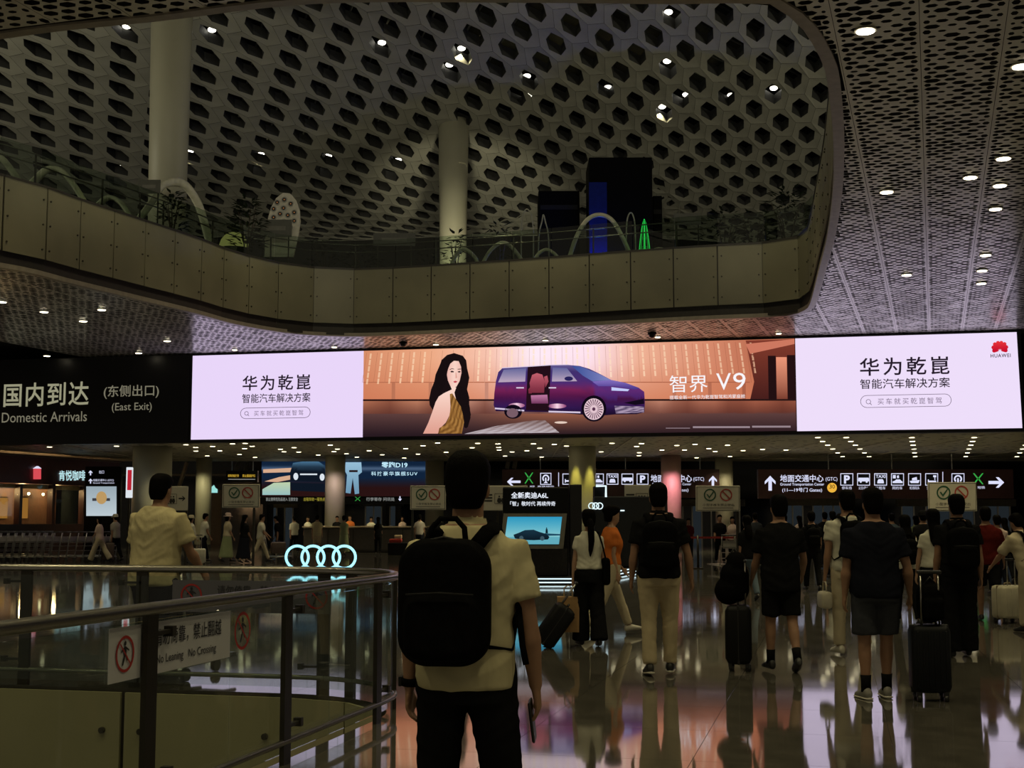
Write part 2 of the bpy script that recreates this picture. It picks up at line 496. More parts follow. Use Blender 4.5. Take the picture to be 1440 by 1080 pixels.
# upper floor behind the balcony and the dark wall far behind it
uf = MB(); vt = [V(p.x, p.y, ZF - .5) for p in resample(VOID, 1.5, True)]
outer = [V(-60, 20, ZF - .5), V(60, 20, ZF - .5), V(60, 95, ZF - .5), V(-60, 95, ZF - .5)]
vt = [p if p.y > 20.4 else V(p.x, 20.4, p.z) for p in vt]
m_uf = mat('upper_floor_stone', (.05, .05, .045), .35)
uf.quad(V(-60, 50, ZF - .5), V(60, 50, ZF - .5), V(60, 95, ZF - .5), V(-60, 95, ZF - .5))
uf.quad(V(-60, 36.5, ZF - .5), V(-14, 36.5, ZF - .5), V(-9.6, 47.5, ZF - .5), V(-60, 50, ZF - .5))
uf.quad(V(10.2, 44, ZF - .5), V(60, 44, ZF - .5), V(60, 50, ZF - .5), V(5, 50, ZF - .5))
uf.quad(V(-40, -10, ZF - .5), V(40, -10, ZF - .5), V(40, 16, ZF - .5), V(-40, 16, ZF - .5))
struct(uf.build('floor_upper', m_uf))
struct(MB().box((0, 84, 17), (150, .4, 20)).build('wall_upper', mat('far_upper_wall', (.02, .02, .018), .7)))

# ------------------------------------------------------------------ honeycomb roof shell
TERMS = [(0, 0), (0, 1), (0, 2), (0, 3), (1, 0), (1, 1), (1, 2), (2, 0), (2, 1), (3, 0)]
CX = [7.078, -5.595, 0.013, 0.132, 14.131, -1.015, -0.283, 0.116, -1.037, -0.117]
CY = [53.491, 14.47, -1.764, -0.709, 12.019, -4.222, -1.237, -0.303, -1.119, -0.271]
def roof_at(i, j, dz=0):
    x = sum(c * (i / 10) ** a * (j / 10) ** b for c, (a, b) in zip(CX, TERMS)); y = sum(c * (i / 10) ** a * (j / 10) ** b for c, (a, b) in zip(CY, TERMS))
    return Vector((x, y, 21.5 - .006 * (y - 40) ** 2 + dz))
def to_px(p):
    z = p.z - HC; d = p.y * math.cos(PITCH) + z * math.sin(PITCH)
    return 720 + FOC * p.x / d, 540 - FOC * (-p.y * math.sin(PITCH) + z * math.cos(PITCH)) / d
HOLE = [(.95 * p, .95 * q) for p, q in [(.33, .03), (.33, .40), (-.07, .36), (-.33, -.03), (-.33, -.40), (.07, -.36)]]
CELL = [(2 / 3, 1 / 3), (1 / 3, 2 / 3), (-1 / 3, 1 / 3), (-2 / 3, -1 / 3), (-1 / 3, -2 / 3), (1 / 3, -1 / 3)]
roof = struct(link('roof', None)); M_reveal_shade = mat('roof_reveal_shade', (.03, .03, .028), .6)  # near-black hole walls: the shade inside the cells is put into the colour
cells = []
for i in range(-24, 12):
    for j in range(-9, 22):
        p = roof_at(i, j)
        if p.y < 40 or p.y > 80: continue
        x, y = to_px(p)
        if -160 < x < 1330 and -190 < y < 415: cells.append((i, j, x, y))
cells.sort(key=lambda c: (not (-30 < c[2] < 1190 and -30 < c[3] < 345), c[3]))
nroof = 0; rrest = MB()
for i, j, x, y in cells:
    one = (-30 < x < 1190 and -30 < y < 345) and nroof < 298
    m = MB() if one else rrest; m.mi = 0
    jit = random.uniform(-.012, .012)
    o = [roof_at(i + a * .992, j + b * .992) for a, b in CELL]; h = [roof_at(i + a, j + b, .035 + jit) for a, b in HOLE]; t = [roof_at(i + a * .97, j + b * .97, .45) for a, b in HOLE]
    m.add(o + h, [(k, (k + 1) % 6, 6 + (k + 1) % 6, 6 + k) for k in range(6)])
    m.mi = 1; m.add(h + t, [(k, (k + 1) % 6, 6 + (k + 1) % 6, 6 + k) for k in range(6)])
    if one:
        m.build('roof_panel', [M_roof, M_reveal_shade], roof); nroof += 1
tag(rrest.build('roof_panel_field', [M_roof, M_reveal_shade], roof), kind='stuff')
# steel grid and dark glazing above the honeycomb
tr = MB()
for i in range(-24, 12, 1):
    tr.tube([roof_at(i + .3, j, 1.6) for j in range(-8, 21, 2)], .045, 4)
for j in range(-8, 21, 1):
    tr.tube([roof_at(i, j + .2, 1.75) for i in range(-24, 12, 2)], .045, 4)
tr.build('roof_truss', mat('truss_grey', (.10, .10, .09), .5), roof)
dk = MB(); gi = list(range(-26, 15, 2)); gj = list(range(-12, 24, 2))
vs = [roof_at(i, j, 3.2) for i in gi for j in gj]; nj = len(gj)
dk.add(vs, [(a * nj + b, a * nj + b + 1, (a + 1) * nj + b + 1, (a + 1) * nj + b) for a in range(len(gi) - 1) for b in range(nj - 1)])
dk.build('roof_glazing', M_dark, roof)

# ------------------------------------------------------------------ columns
COLS = []
def column(px0, px1, d, z0, z1, label, taper=1.0, material=None, lights=()):
    c = at((px0 + px1) / 2, 700, d); r = (px1 - px0) / 2 * d / FOC
    COLS.append(c); m = MB(); k = 28
    zs = [z0, z0 + .02, z1]
    rings = [[V(c.x + rr * math.cos(2 * math.pi * q / k), c.y + rr * math.sin(2 * math.pi * q / k), z) for q in range(k)] for z, rr in ((z0, r), (z0 + (z1 - z0) * .5, r * (1 + taper) / 2), (z1, r * taper))]
    m.loft(rings)
    o = struct(m.build('column', material or M_col, smooth=True), label)
    if z0 < 1:
        MB().tube([V(c.x, c.y, 0), V(c.x, c.y, .18)], r * 1.05, k).build('column_base', M_steel, o)
    return c, r
column(199, 250, 48, ZF - .5, 22.2, 'tall cream column rising from the balcony beside the white ribbon arches', 1.2)
column(618, 653, 60, ZF - .5, 19.5, 'cream column standing mid balcony under the honeycomb roof', 1.25)
ZL = 4.55
l = bpy.data.lights.new('column_fill_spot', 'SPOT'); l.energy = 900; l.color = (1, .92, .62); l.spot_size = .9; l.spot_blend = .7; l.shadow_soft_size = .2  # spot added to brighten the mid balcony column, no fixture known there
o = bpy.data.objects.new('column_fill_spot', l); COL.objects.link(o); o.location = (-2.3, 55.5, ZF - .3); o.rotation_euler = (math.radians(90 + 38), 0, 0)
c800, r800 = column(800, 838, 58, 0, ZL, 'column with two yellow lit streaks at its top')
column(186, 240, 58, 0, ZL, 'broad dim column behind the man in the yellow tee')
c275, r275 = column(275, 297, 69, 0, ZL, 'slim cream column beside the white arrow board')
c457, r457 = column(457, 485, 66, 0, ZL, 'column standing between the dark car advert and the white suit advert')
column(598, 624, 72, 0, ZL, 'column directly behind the head of the backpacker in cream')
c930, r930 = column(930, 958, 66, 0, ZL, 'pinkish column beside the diagonal arrow board', 1.0, mat('column_pink_lit', (.50, .32, .31), .5, var=.04))  # the pink light on this column is put into its colour
c1006, r1006 = column(1006, 1031, 68.5, 0, ZL, 'beige column behind the upward arrow of the wayfinding board')

# ------------------------------------------------------------------ low ceiling behind the screen, far wall
m_back = mat('far_perforated_ceiling', (.34, .31, .24), .55, var=.05)
nt = m_back.node_tree; vo = nt.nodes.new('ShaderNodeTexVoronoi'); vo.inputs['Scale'].default_value = 2.6
tcn = nt.nodes['Texture Coordinate']; mp2 = nt.nodes.new('ShaderNodeMapping'); mp2.inputs['Scale'].default_value = (1, .55, 1)
nt.links.new(tcn.outputs['Object'], mp2.inputs[0]); nt.links.new(mp2.outputs[0], vo.inputs['Vector'])
cr2 = nt.nodes.new('ShaderNodeValToRGB'); cr2.color_ramp.elements[0].position = .22; cr2.color_ramp.elements[0].color = (.01, .009, .008, 1)
cr2.color_ramp.elements[1].position = .30; cr2.color_ramp.elements[1].color = (.34, .31, .24, 1)
nt.links.new(vo.outputs['Distance'], cr2.inputs[0]); nt.links.new(cr2.outputs[0], nt.nodes['Principled BSDF'].inputs['Base Color'])
ceil2 = struct(link('ceiling_low', None))
def low_y(x): return screen_y(x) + .65
b = MB()
b.add([V(-40, low_y(-40), ZL), V(40, low_y(40), ZL), V(40, 69, ZL), V(-40, 69, ZL)], [(0, 1, 2, 3)]); b.build('ceiling_sheet', m_back, ceil2)
seam_me = None
for q in range(-12, 14):     # light metal ribs running away under the low ceiling
    x = q * 2.6 + 2
    b = MB(); y0 = low_y(x) + .3; b.box((0, 0, 0), (.05, 68.8 - y0, .03)); b.build('ceiling_rib', M_gold, ceil2, loc=(x + .0, (y0 + 68.8) / 2, ZL - .02))
struct(MB().box((0, 70.7, ZL + .13), (80, 3.4, .3)).build('beam_far', mat('beam_beige', (.5, .46, .36), .5)))
m_night = mat('night_glass', (.006, .007, .008), .12)
struct(MB().box((0, 90.2, 3.2), (110, .3, 6.4)).build('wall_back', m_night))
# closing side walls and the wall above the screen backing
struct(MB().box((-44, 60, 17), (.4, 60, 14)).build('wall_upper_left', mat('far_upper_wall', (.02, .02, .018), .7)))
struct(MB().box((-46, 75, 4), (.4, 60, 8)).build('wall_left', mat('side_wall', (.03, .028, .025), .6)))
struct(MB().box((44, 70, 4), (.4, 60, 8)).build('wall_right', mat('side_wall', (.03, .028, .025), .6)))
# ------------------------------------------------------------------ flat pictures on screens
def picture(P, parent):
    """returns a painter: polygons in photograph pixels laid on the screen face by P(x,y,layer)"""
    def art(name, shapes, col, layer, sub=0):
        if 1 < len(shapes) <= 12: return [art(name, [q], col, layer, sub) for q in shapes]
        b = bmesh.new()
        for pts in shapes:
            vs = [b.verts.new((x, -y, 0)) for x, y in pts]
            b.faces.new(vs)
        if len(shapes) > 12: bmesh.ops.remove_doubles(b, verts=b.verts[:], dist=1e-4)
        bmesh.ops.triangulate(b, faces=b.faces[:])
        for _ in range(sub): bmesh.ops.subdivide_edges(b, edges=b.edges[:], cuts=1, use_grid_fill=True)
        me = bpy.data.meshes.new(name); b.to_mesh(me); b.free()
        at_ = me.color_attributes.new('Col', 'FLOAT_COLOR', 'POINT')
        for k, v in enumerate(me.vertices):
            x, y = v.co.x, -v.co.y
            c = col(x, y) if callable(col) else col
            at_.data[k].color = srgb(*c) + (1,)
            v.co = P(x, y, layer)
        me.materials.append(LED)
        o = link(name, me, parent)
        if len(shapes) > 12 and name != 'picture_wall': o['kind'] = 'stuff'
        return o
    return art
def mix(a, b, t):
    t = max(0, min(1, t)); return tuple(p + (q - p) * t for p, q in zip(a, b))
def ramp(stops):
    def f(t):
        if t <= stops[0][0]: return stops[0][1]
        for (a, ca), (b, cb) in zip(stops, stops[1:]):
            if t <= b: return mix(ca, cb, (t - a) / (b - a))
        return stops[-1][1]
    return f
def oval(cx, cy, rx, ry, n=24, a0=0, a1=360):
    return [(cx + rx * math.cos(math.radians(a0 + (a1 - a0) * k / n)), cy + ry * math.sin(math.radians(a0 + (a1 - a0) * k / n))) for k in range(n if a1 - a0 == 360 else n + 1)]
def rect(x0, y0, x1, y1): return [(x0, y0), (x1, y0), (x1, y1), (x0, y1)]
def pill(x0, y0, x1, y1, n=8):
    r = (y1 - y0) / 2; return oval(x1 - r, y0 + r, r, r, n, -90, 90) + oval(x0 + r, y0 + r, r, r, n, 90, 270)
def outline(pts, w):
    cx = sum(p[0] for p in pts) / len(pts); out = []
    n = len(pts)
    for i in range(n):
        a, b = pts[i], pts[(i + 1) % n]; dx, dy = b[0] - a[0], b[1] - a[1]; L = math.hypot(dx, dy) or 1
        ox, oy = -dy / L * w / 2, dx / L * w / 2
        out.append([(a[0] + ox, a[1] + oy), (b[0] + ox, b[1] + oy), (b[0] - ox, b[1] - oy), (a[0] - ox, a[1] - oy)])
    return out

# ------------------------------------------------------------------ the long video screen
T = lambda x: 500 - 34 * (x - 272) / 1160
B = lambda x: 618 - 15 * (x - 270) / 1167
def scr(px, v, layer=0):
    r = ray(px, 560); o = Vector((0, 0, HC))
    t = ((SA - o).dot(SN)) / r.dot(SN); p = o + r * t
    return Vector((p.x, p.y, ZT + (ZB - ZT) * v)) + SN * (.02 + layer * .012)
def SP(xc):
    return lambda x, y, layer=0: scr(x, (y - T(xc)) / (B(xc) - T(xc)), layer)
def spx(x, y, layer=0): return scr(x, (y - T(x)) / (B(x) - T(x)), layer)
screen = thing('video_screen', 'long wide video wall with three lit pictures hanging under the perforated ceiling', 'screen', (0, 0, 0))
hb = MB()
def wall_box(m, x0, x1, z0, z1, th, off=0.0):
    a = scr(x0, 0); b_ = scr(x1, 0)
    p = [Vector((a.x, a.y, z0)), Vector((b_.x, b_.y, z0)), Vector((b_.x, b_.y, z1)), Vector((a.x, a.y, z1))]
    m.prism([q - SN * (.02 - off) for q in p], -SN * th)
wall_box(hb, 266.5, 1439, ZB - .12, ZT + .06, .5); hb.build('housing', M_ledblack, screen, fixn=True)
art = picture(spx, screen)
LIL = (236, 218, 250)
art('picture_white', [[(270, T(270)), (511, T(511)), (511, B(511)), (270, B(270))]], (233, 214, 249), 0)
art('picture_white', [[(1120, T(1120)), (1433, T(1433)), (1436, B(1436)), (1120, B(1120))]], (238, 222, 250), 0)
INK = emi('screen_ink', srgb(38, 28, 42), 1.0); INK2 = emi('screen_ink_soft', srgb(120, 104, 130), 1.0)
def adpanel(P, x0, x1, rows, pil, ptxt, mag):
    lettering('华为乾崑', 'lettering', INK, lambda x, y: P(x, y, 1), (x0, rows[0], x1, rows[1]), screen, .013, 1.25)
    lettering('智能汽车解决方案', 'lettering', INK, lambda x, y: P(x, y, 1), (x0, rows[2], x1, rows[3]), screen, .008)
    lettering('买车就买乾崑智驾', 'lettering', INK2, lambda x, y: P(x, y, 1), ptxt, screen, .0, 1.4)
    a = picture(P, screen)
    a('picture_outline', outline(pill(*pil), .7), (92, 76, 100), 1)
    a('picture_lens', outline(oval(mag[0], mag[1], mag[2], mag[2], 14), .7) + [[(mag[0] + mag[2] * .6, mag[1] + mag[2] * .8), (mag[0] + mag[2] * .8, mag[1] + mag[2] * .6), (mag[0] + mag[2] * 1.5, mag[1] + mag[2] * 1.4), (mag[0] + mag[2] * 1.4, mag[1] + mag[2] * 1.6)]], (92, 76, 100), 1)
adpanel(SP(389), 341, 437, (527, 548.5, 553, 566), (339, 573, 437, 588), (358, 577, 427, 584.5), (347.5, 580.5, 2.6))
adpanel(SP(1273), 1210, 1336.5, (501.8, 527.5, 532, 546.3), (1210, 555.6, 1337.5, 572.8), (1234, 560, 1324, 569), (1221, 564.5, 3.2))
# fan shaped emblem of eight petals and its name
pet = []
for k, a in enumerate((-82, -58, -34, -11, 11, 34, 58, 82)):
    ra = math.radians(a); c, s = math.cos(ra), math.sin(ra); Ln = 15 if abs(a) < 40 else (13.5 if abs(a) < 70 else 11); w = 3.1
    prof = [(0, -1.5), (-w * .75, -Ln * .55), (-w, -Ln * .78), (-w * .6, -Ln * .97), (0, -Ln), (w * .6, -Ln * .97), (w, -Ln * .78), (w * .75, -Ln * .55)]
    pet.append([(1408.4 + x * c - y * s, 493.5 + x * s + y * c) for x, y in prof])
picture(SP(1408), screen)('picture_emblem', pet, lambda x, y: mix((235, 60, 60), (200, 15, 45), (y - 478) / 14), 1)
lettering('HUAWEI', 'lettering', INK, lambda x, y: SP(1408)(x, y, 1), (1395, 497.2, 1423.3, 502.4), screen, .012, 1.15)
# middle picture: brick hall, floor, woman, purple people carrier
hx = ramp([(511, (214, 140, 104)), (600, (236, 168, 130)), (690, (248, 196, 176)), (750, (255, 236, 248)), (830, (255, 226, 238)), (900, (240, 178, 150)), (1000, (214, 138, 108)), (1060, (190, 112, 84))])
def cells_(x0, x1, nx, top, bot, ny):
    out = []
    for i in range(nx):
        for j in range(ny):
            p = lambda u, v: (x0 + (x1 - x0) * u / nx, top(x0 + (x1 - x0) * u / nx) + (bot(x0 + (x1 - x0) * u / nx) - top(x0 + (x1 - x0) * u / nx)) * v / ny)
            out.append([p(i, j), p(i + 1, j), p(i + 1, j + 1), p(i, j + 1)])
    return out
art('picture_wall', cells_(511, 1119, 80, T, lambda x: 565, 6), lambda x, y: mix(hx(x), mix(hx(x), (206, 120, 86), .8), max(0, (y - 505) / 60) * (1 - .6 * math.exp(-((x - 780) / 80) ** 2))), 0)
br = []; bj = []
for k in range(36):
    x = 520 + 15.3 * k; sl = (x - 770) / 250 * 5.5
    for q in range(5):
        y = T(x) + 4 + q * 9.0
        if y > 537 or 606 < x < 660: continue
        o = sl * q / 5
        br.append([(x + o, y), (x + o + 2.6, y), (x + o + 2.6 + sl * .16, y + 7.6), (x + o + sl * .16, y + 7.6)])
    bj.append([(x - 5, T(x) + 3), (x - 4.5, T(x) + 3), (x - 4.5 + sl, 538), (x - 5 + sl, 538)])
art('picture_bricks', br, lambda x, y: mix(hx(x), (255, 226, 190), .55), 1)
art('picture_joints', bj, lambda x, y: mix(hx(x), (120, 60, 40), .35), 1)
art('picture_posts', [rect(x, 538, x + 5, 562) for x in (551, 603, 682, 946, 996, 1044)] + [rect(511, 537, 1055, 538.2)], lambda x, y: mix(hx(x), (140, 70, 50), .45), 1)
art('picture_lobby', [[(1050, T(1050) + 1), (1119, T(1119) + 1), (1119, 562), (1055, 562), (1061, 537)]], lambda x, y: mix((128, 58, 44), (70, 30, 28), (y - 490) / 70), 1)
art('picture_cornice', [[(1050, T(1050) + 6), (1119, T(1119) + 1), (1119, T(1119) + 8), (1056, T(1050) + 20)]], (205, 120, 96), 2)
art('picture_doors', [rect(1081, 500, 1092, 562), rect(1108, 499, 1119, 562)], (34, 16, 18), 2)
art('picture_doorway', [rect(1092.5, 502, 1107.5, 562)], lambda x, y: mix((236, 150, 120), (120, 60, 46), (y - 502) / 45), 2)
art('picture_ground', [[(511, 562), (1119, 562), (1119, 582), (511, 582)]], lambda x, y: mix(mix((110, 56, 42), hx(x), .3 + .4 * math.sin(x * .12) ** 2), (70, 34, 32), (y - 562) / 34), 1, 5)
art('picture_ledge', [rect(511, 561.5, 1119, 564)], (38, 20, 20), 2)
art('picture_terrace', [[(511, 582), (1119, 580), (1119, B(1119) - .5), (511, B(511) - .5)]], lambda x, y: mix(mix((92, 62, 60), (150, 92, 70), math.exp(-((x - 790) / 120) ** 2)), (40, 26, 32), (y - 582) / 30), 1, 4)
Z = lambda L: [(500 + x / 4.5, 470 + y / 4.5) for x, y in L]
art('picture_light_fan', [Z([(1120, 548), (1200, 546), (1290, 624), (690, 632), (900, 580)])], lambda x, y: mix((118, 92, 88), (196, 186, 194), (y - 590) / 22 + .35 * math.sin(x * .45 + y)), 2, 4)
art('picture_spots', [oval(789, 594.5, 9, 1.6)], (230, 205, 190), 3)
body = Z([(890, 488), (876, 450), (880, 375), (890, 300), (905, 240), (930, 215), (1000, 208), (1090, 204), (1235, 194), (1350, 194), (1420, 200), (1480, 218), (1550, 252), (1620, 290), (1710, 308), (1790, 338), (1828, 365), (1832, 430), (1828, 495), (1780, 508), (1640, 510), (1585, 515), (1420, 510), (1230, 494), (1080, 492)])
bc = ramp([(512, (104, 96, 150)), (522, (64, 48, 110)), (538, (74, 44, 116)), (548, (120, 34, 84)), (560, (70, 20, 66)), (572, (52, 26, 84)), (582, (26, 12, 40))])
art('picture_car_body', [body], lambda x, y: mix(bc(y), (70, 54, 150), .45 if x > 835 and y < 560 else 0), 3, 3)
art('picture_car_window', [Z([(940, 224), (1082, 214), (1076, 300), (905, 305)]), Z([(1250, 210), (1340, 214), (1405, 298), (1245, 300)])], lambda x, y: mix((92, 96, 150), (190, 168, 190), (y - 516) / 22), 4, 1)
art('picture_car_windscreen', [Z([(1370, 200), (1430, 206), (1545, 252), (1618, 290), (1500, 298), (1440, 262)])], lambda x, y: mix((58, 80, 150), (128, 132, 190), (x - 805) / 50), 4, 1)
art('picture_car_cabin', [Z([(1092, 206), (1238, 196), (1226, 488), (1080, 482)])], (34, 14, 24), 4)
art('picture_car_seat', [Z([(1120, 258), (1150, 246), (1185, 256), (1200, 300), (1196, 372), (1112, 372), (1104, 310)]), Z([(1096, 350), (1114, 330), (1118, 376), (1098, 376)]), Z([(1196, 270), (1216, 262), (1224, 300), (1204, 340)])], lambda x, y: mix((196, 96, 110), (120, 44, 62), (y - 525) / 26), 5, 1)
art('picture_car_cushion', [Z([(1112, 388), (1216, 384), (1222, 440), (1116, 440)])], lambda x, y: mix((190, 120, 160), (110, 50, 90), (y - 556) / 12), 5)
art('picture_car_shine', [oval(500 + 1022 / 4.5, 470 + 452 / 4.5, 11.5, 3.4), oval(500 + 1278 / 4.5, 470 + 456 / 4.5, 13, 3.4)], lambda x, y: mix((250, 214, 232), (120, 40, 90), abs(x - (727 if x < 755 else 784)) / 15), 4)
art('picture_car_chrome', [Z([(885, 466), (1070, 480), (1070, 490), (885, 476)]), Z([(1224, 486), (1425, 492), (1425, 502), (1224, 496)]), Z([(1020, 336), (1068, 336), (1068, 344), (1020, 344)]), Z([(1225, 336), (1272, 336), (1272, 344), (1225, 344)]), Z([(930, 211), (1090, 202), (1240, 192), (1350, 191), (1350, 195), (1240, 197), (1090, 207), (930, 216)])], (216, 200, 226), 5)
art('picture_car_mirror', [oval(500 + 1352 / 4.5, 470 + 282 / 4.5, 6, 3.2)], (40, 34, 90), 5)
art('picture_car_lamp', [Z([(1622, 336), (1735, 350), (1725, 362), (1622, 358)])], (196, 204, 250), 5)
art('picture_car_bonnet', [Z([(1500, 300), (1618, 290), (1710, 308), (1800, 342), (1770, 352), (1640, 330), (1540, 330)])], lambda x, y: mix((130, 110, 190), (70, 50, 130), (y - 536) / 12), 4, 1)
art('picture_car_grille', [Z([(1700, 436), (1826, 410), (1828, 442), (1770, 450)])], (18, 10, 26), 5)
art('picture_car_bumper', [Z([(1640, 455), (1826, 460), (1826, 498), (1648, 505)])], lambda x, y: (170, 150, 176) if (int(x * 1.3) + int(y * 1.3)) % 2 else (96, 80, 110), 5, 3)
art('picture_car_arch', [oval(500 + 1510 / 4.5, 470 + 472 / 4.5, 17.5, 18.5), oval(500 + 1000 / 4.5, 470 + 492 / 4.5, 12.5, 10)], (16, 8, 22), 5)
wcx, wcy = 500 + 1510 / 4.5, 470 + 476 / 4.5
art('picture_car_rim', [oval(wcx, wcy, 13.8, 15.2), oval(500 + 996 / 4.5, 470 + 500 / 4.5, 8, 6.5)], lambda x, y: (226, 196, 206) if x > 780 else (120, 92, 104), 6)
sp = []
for k in range(22):
    a = 2 * math.pi * k / 22; b2 = a + .11
    sp.append([(wcx + 5.2 * math.cos(a), wcy + 5.6 * math.sin(a)), (wcx + 12.6 * math.cos(a), wcy + 13.8 * math.sin(a)), (wcx + 12.6 * math.cos(b2), wcy + 13.8 * math.sin(b2)), (wcx + 5.2 * math.cos(b2), wcy + 5.6 * math.sin(b2))])
art('picture_car_spokes', sp + [oval(wcx, wcy, 2.4, 2.6, 10)], (86, 48, 76), 7)
skin = (240, 192, 172)
art('picture_woman_hair', [Z([(625, 118), (580, 130), (548, 160), (530, 205), (508, 255), (500, 300), (480, 350), (468, 410), (472, 450), (490, 478), (520, 430), (560, 390), (640, 390), (670, 440), (682, 520), (690, 590), (705, 597), (722, 560), (732, 510), (722, 450), (722, 400), (708, 350), (722, 275), (708, 215), (702, 165), (680, 135)])], (24, 15, 17), 3)
art('picture_woman_arm', [Z([(600, 320), (612, 350), (600, 380), (560, 375), (530, 395), (510, 430), (490, 490), (465, 560), (432, 630), (525, 630), (545, 590), (575, 560), (600, 510), (605, 440), (640, 420), (628, 370), (640, 338)])], lambda x, y: mix((250, 214, 200), (222, 156, 140), (y - 552) / 60), 4, 2)
art('picture_woman_face', [Z([(590, 215), (602, 186), (625, 168), (655, 170), (670, 205), (673, 245), (662, 296), (642, 332), (622, 340), (602, 326), (587, 292), (580, 252)])], lambda x, y: mix((250, 214, 200), (226, 160, 150), abs(x - 640) / 14 * .8), 5, 2)
art('picture_woman_features', [Z([(603, 236), (612, 231), (626, 236), (624, 242), (608, 242)]), Z([(650, 236), (662, 233), (669, 238), (664, 243), (652, 242)]), Z([(598, 222), (614, 216), (628, 220), (627, 223), (613, 220), (600, 226)]), Z([(648, 220), (668, 218), (670, 223), (650, 224)])], (44, 26, 28), 6)
art('picture_woman_lips', [Z([(622, 300), (634, 295), (648, 299), (640, 308), (628, 308)])], (196, 70, 84), 6)
art('picture_woman_nose', [Z([(636, 242), (640, 242), (646, 276), (636, 280)])], (222, 160, 146), 6)
art('picture_woman_dress', [Z([(600, 380), (615, 375), (650, 430), (670, 460), (685, 520), (690, 560), (682, 600), (677, 630), (527, 630), (535, 595), (570, 575), (595, 530), (605, 470)])], lambda x, y: mix((178, 128, 66), (104, 66, 28), .5 + .5 * math.sin(x * 1.1 + y * .3)), 5, 3)
art('picture_woman_lock', [Z([(660, 330), (690, 330), (715, 400), (728, 470), (732, 530), (715, 590), (695, 595), (690, 540), (675, 470), (655, 400)]), Z([(548, 160), (600, 150), (622, 168), (594, 192), (584, 240), (572, 320), (540, 380), (510, 340), (520, 250)])], (22, 14, 16), 6)
WH = emi('screen_white', (.95, .93, .97), 1.0)
lettering('智界', 'lettering', WH, lambda x, y: SP(995)(x, y, 3), (942, 527, 995.5, 551.5), screen)
lettering('V', 'lettering', WH, lambda x, y: SP(995)(x, y, 3), (1007.8, 525.5, 1028.5, 549), screen)
lettering('9', 'lettering', WH, lambda x, y: SP(995)(x, y, 3), (1031.5, 525.3, 1049, 549.2), screen)
lettering('搭载全新一代华为乾崑智驾和鸿蒙座舱', 'lettering', WH, lambda x, y: SP(995)(x, y, 3), (942, 555.6, 1048, 561.2), screen)
art('picture_footnote', [rect(936, 602.2, 970, 603.1), rect(974, 600, 1054, 602.6), rect(1057, 599.4, 1111, 602)], (150, 132, 140), 3)

# ------------------------------------------------------------------ the dark arrivals board left of it
board = thing('arrivals_board', 'black arrivals board with beige lettering at the end of the video wall', 'sign')
hb = MB(); wall_box(hb, -70, 266, ZB - .12, ZT + .06, .5); hb.build('housing', M_ledblack, board, fixn=True)
BE = emi('board_letters', srgb(150, 148, 122), 1.0); BE2 = emi('board_letters_dim', srgb(120, 116, 98), 1.0)
lettering('国内到达', 'lettering', BE, lambda x, y: SP(64)(x, y, 0), (5.4, 537.5, 125, 571), board, .012, 1.1)
lettering('Domestic Arrivals', 'lettering', BE2, lambda x, y: SP(64)(x, y, 0), (4, 579, 123.3, 593), board)
lettering('(东侧出口)', 'lettering', BE2, lambda x, y: SP(185)(x, y, 0), (146, 541, 223.5, 560), board, .008)
lettering('(East Exit)', 'lettering', BE2, lambda x, y: SP(185)(x, y, 0), (158, 566, 214, 580), board)

# ------------------------------------------------------------------ downlights: each a lamp with trim ring and glowing lens
def lamp_mesh(r):
    t = MB(); t.tube([(0, 0, .0), (0, 0, -.02)], r * 1.25, 16); a = t.mesh('trim_ring'); a.materials.append(M_ltrim)
    g = MB(); g.tube([(0, 0, -.015), (0, 0, -.032)], r, 16); return a, g
def lamp_kind(r, material):
    a, g = lamp_mesh(r); b_ = g.mesh('lens'); b_.materials.append(material); return a, b_
KIND_A, KIND_B = lamp_kind(.125, M_lamp), lamp_kind(.1, M_lamp2)
def downlight(p, kind, label, group, watts=0, spread=1.9):
    o = thing('downlight', label, 'lamp', p, 0, group)
    link('trim_ring', kind[0], o); link('lens', kind[1], o)
    if watts:
        l = bpy.data.lights.new('bulb', 'SPOT'); l.energy = watts; l.color = LAMP; l.spot_size = spread; l.spot_blend = .6; l.shadow_soft_size = .12
        b_ = bpy.data.objects.new('bulb', l); COL.objects.link(b_); b_.parent = o; b_.location = (0, 0, -.05)
    return o
PW = 285
ORD = ['first', 'second', 'third', 'fourth', 'fifth', 'sixth', 'seventh', 'eighth', 'ninth', 'tenth', 'eleventh', 'twelfth']
for q_, (px, py) in enumerate([(1217, 42), (1436, 92), (1411, 222), (1406, 260), (1247, 269), (1400, 293), (1386, 358), (1381, 380), (1275, 386), (1380, 398)]):
    p = on_z(px, py, ZC - .01); downlight(p, KIND_A, '%s downlight from the top in the perforated ceiling right of the opening' % ORD[q_], 'downlights of the right ceiling', PW if py < 300 else 0)
for q_, (px, py) in enumerate([(3, 424), (62, 438), (66, 500), (117, 451), (143, 435), (195, 496), (235, 479)]):
    downlight(on_z(px, py, ZC - .01), KIND_A, '%s downlight from the left in the ceiling over the black arrivals board' % ORD[q_], 'downlights over the arrivals board', PW if px < 70 and py < 445 else 0)
for q_, (px, py) in enumerate([(330, 491.5), (470, 487.5), (613, 484), (767, 478), (925, 473.5), (1095, 468.5)]):
    downlight(on_z(px, py, ZC - .01), KIND_B, '%s small downlight from the left just above the video wall' % ORD[q_], 'downlights along the video wall')
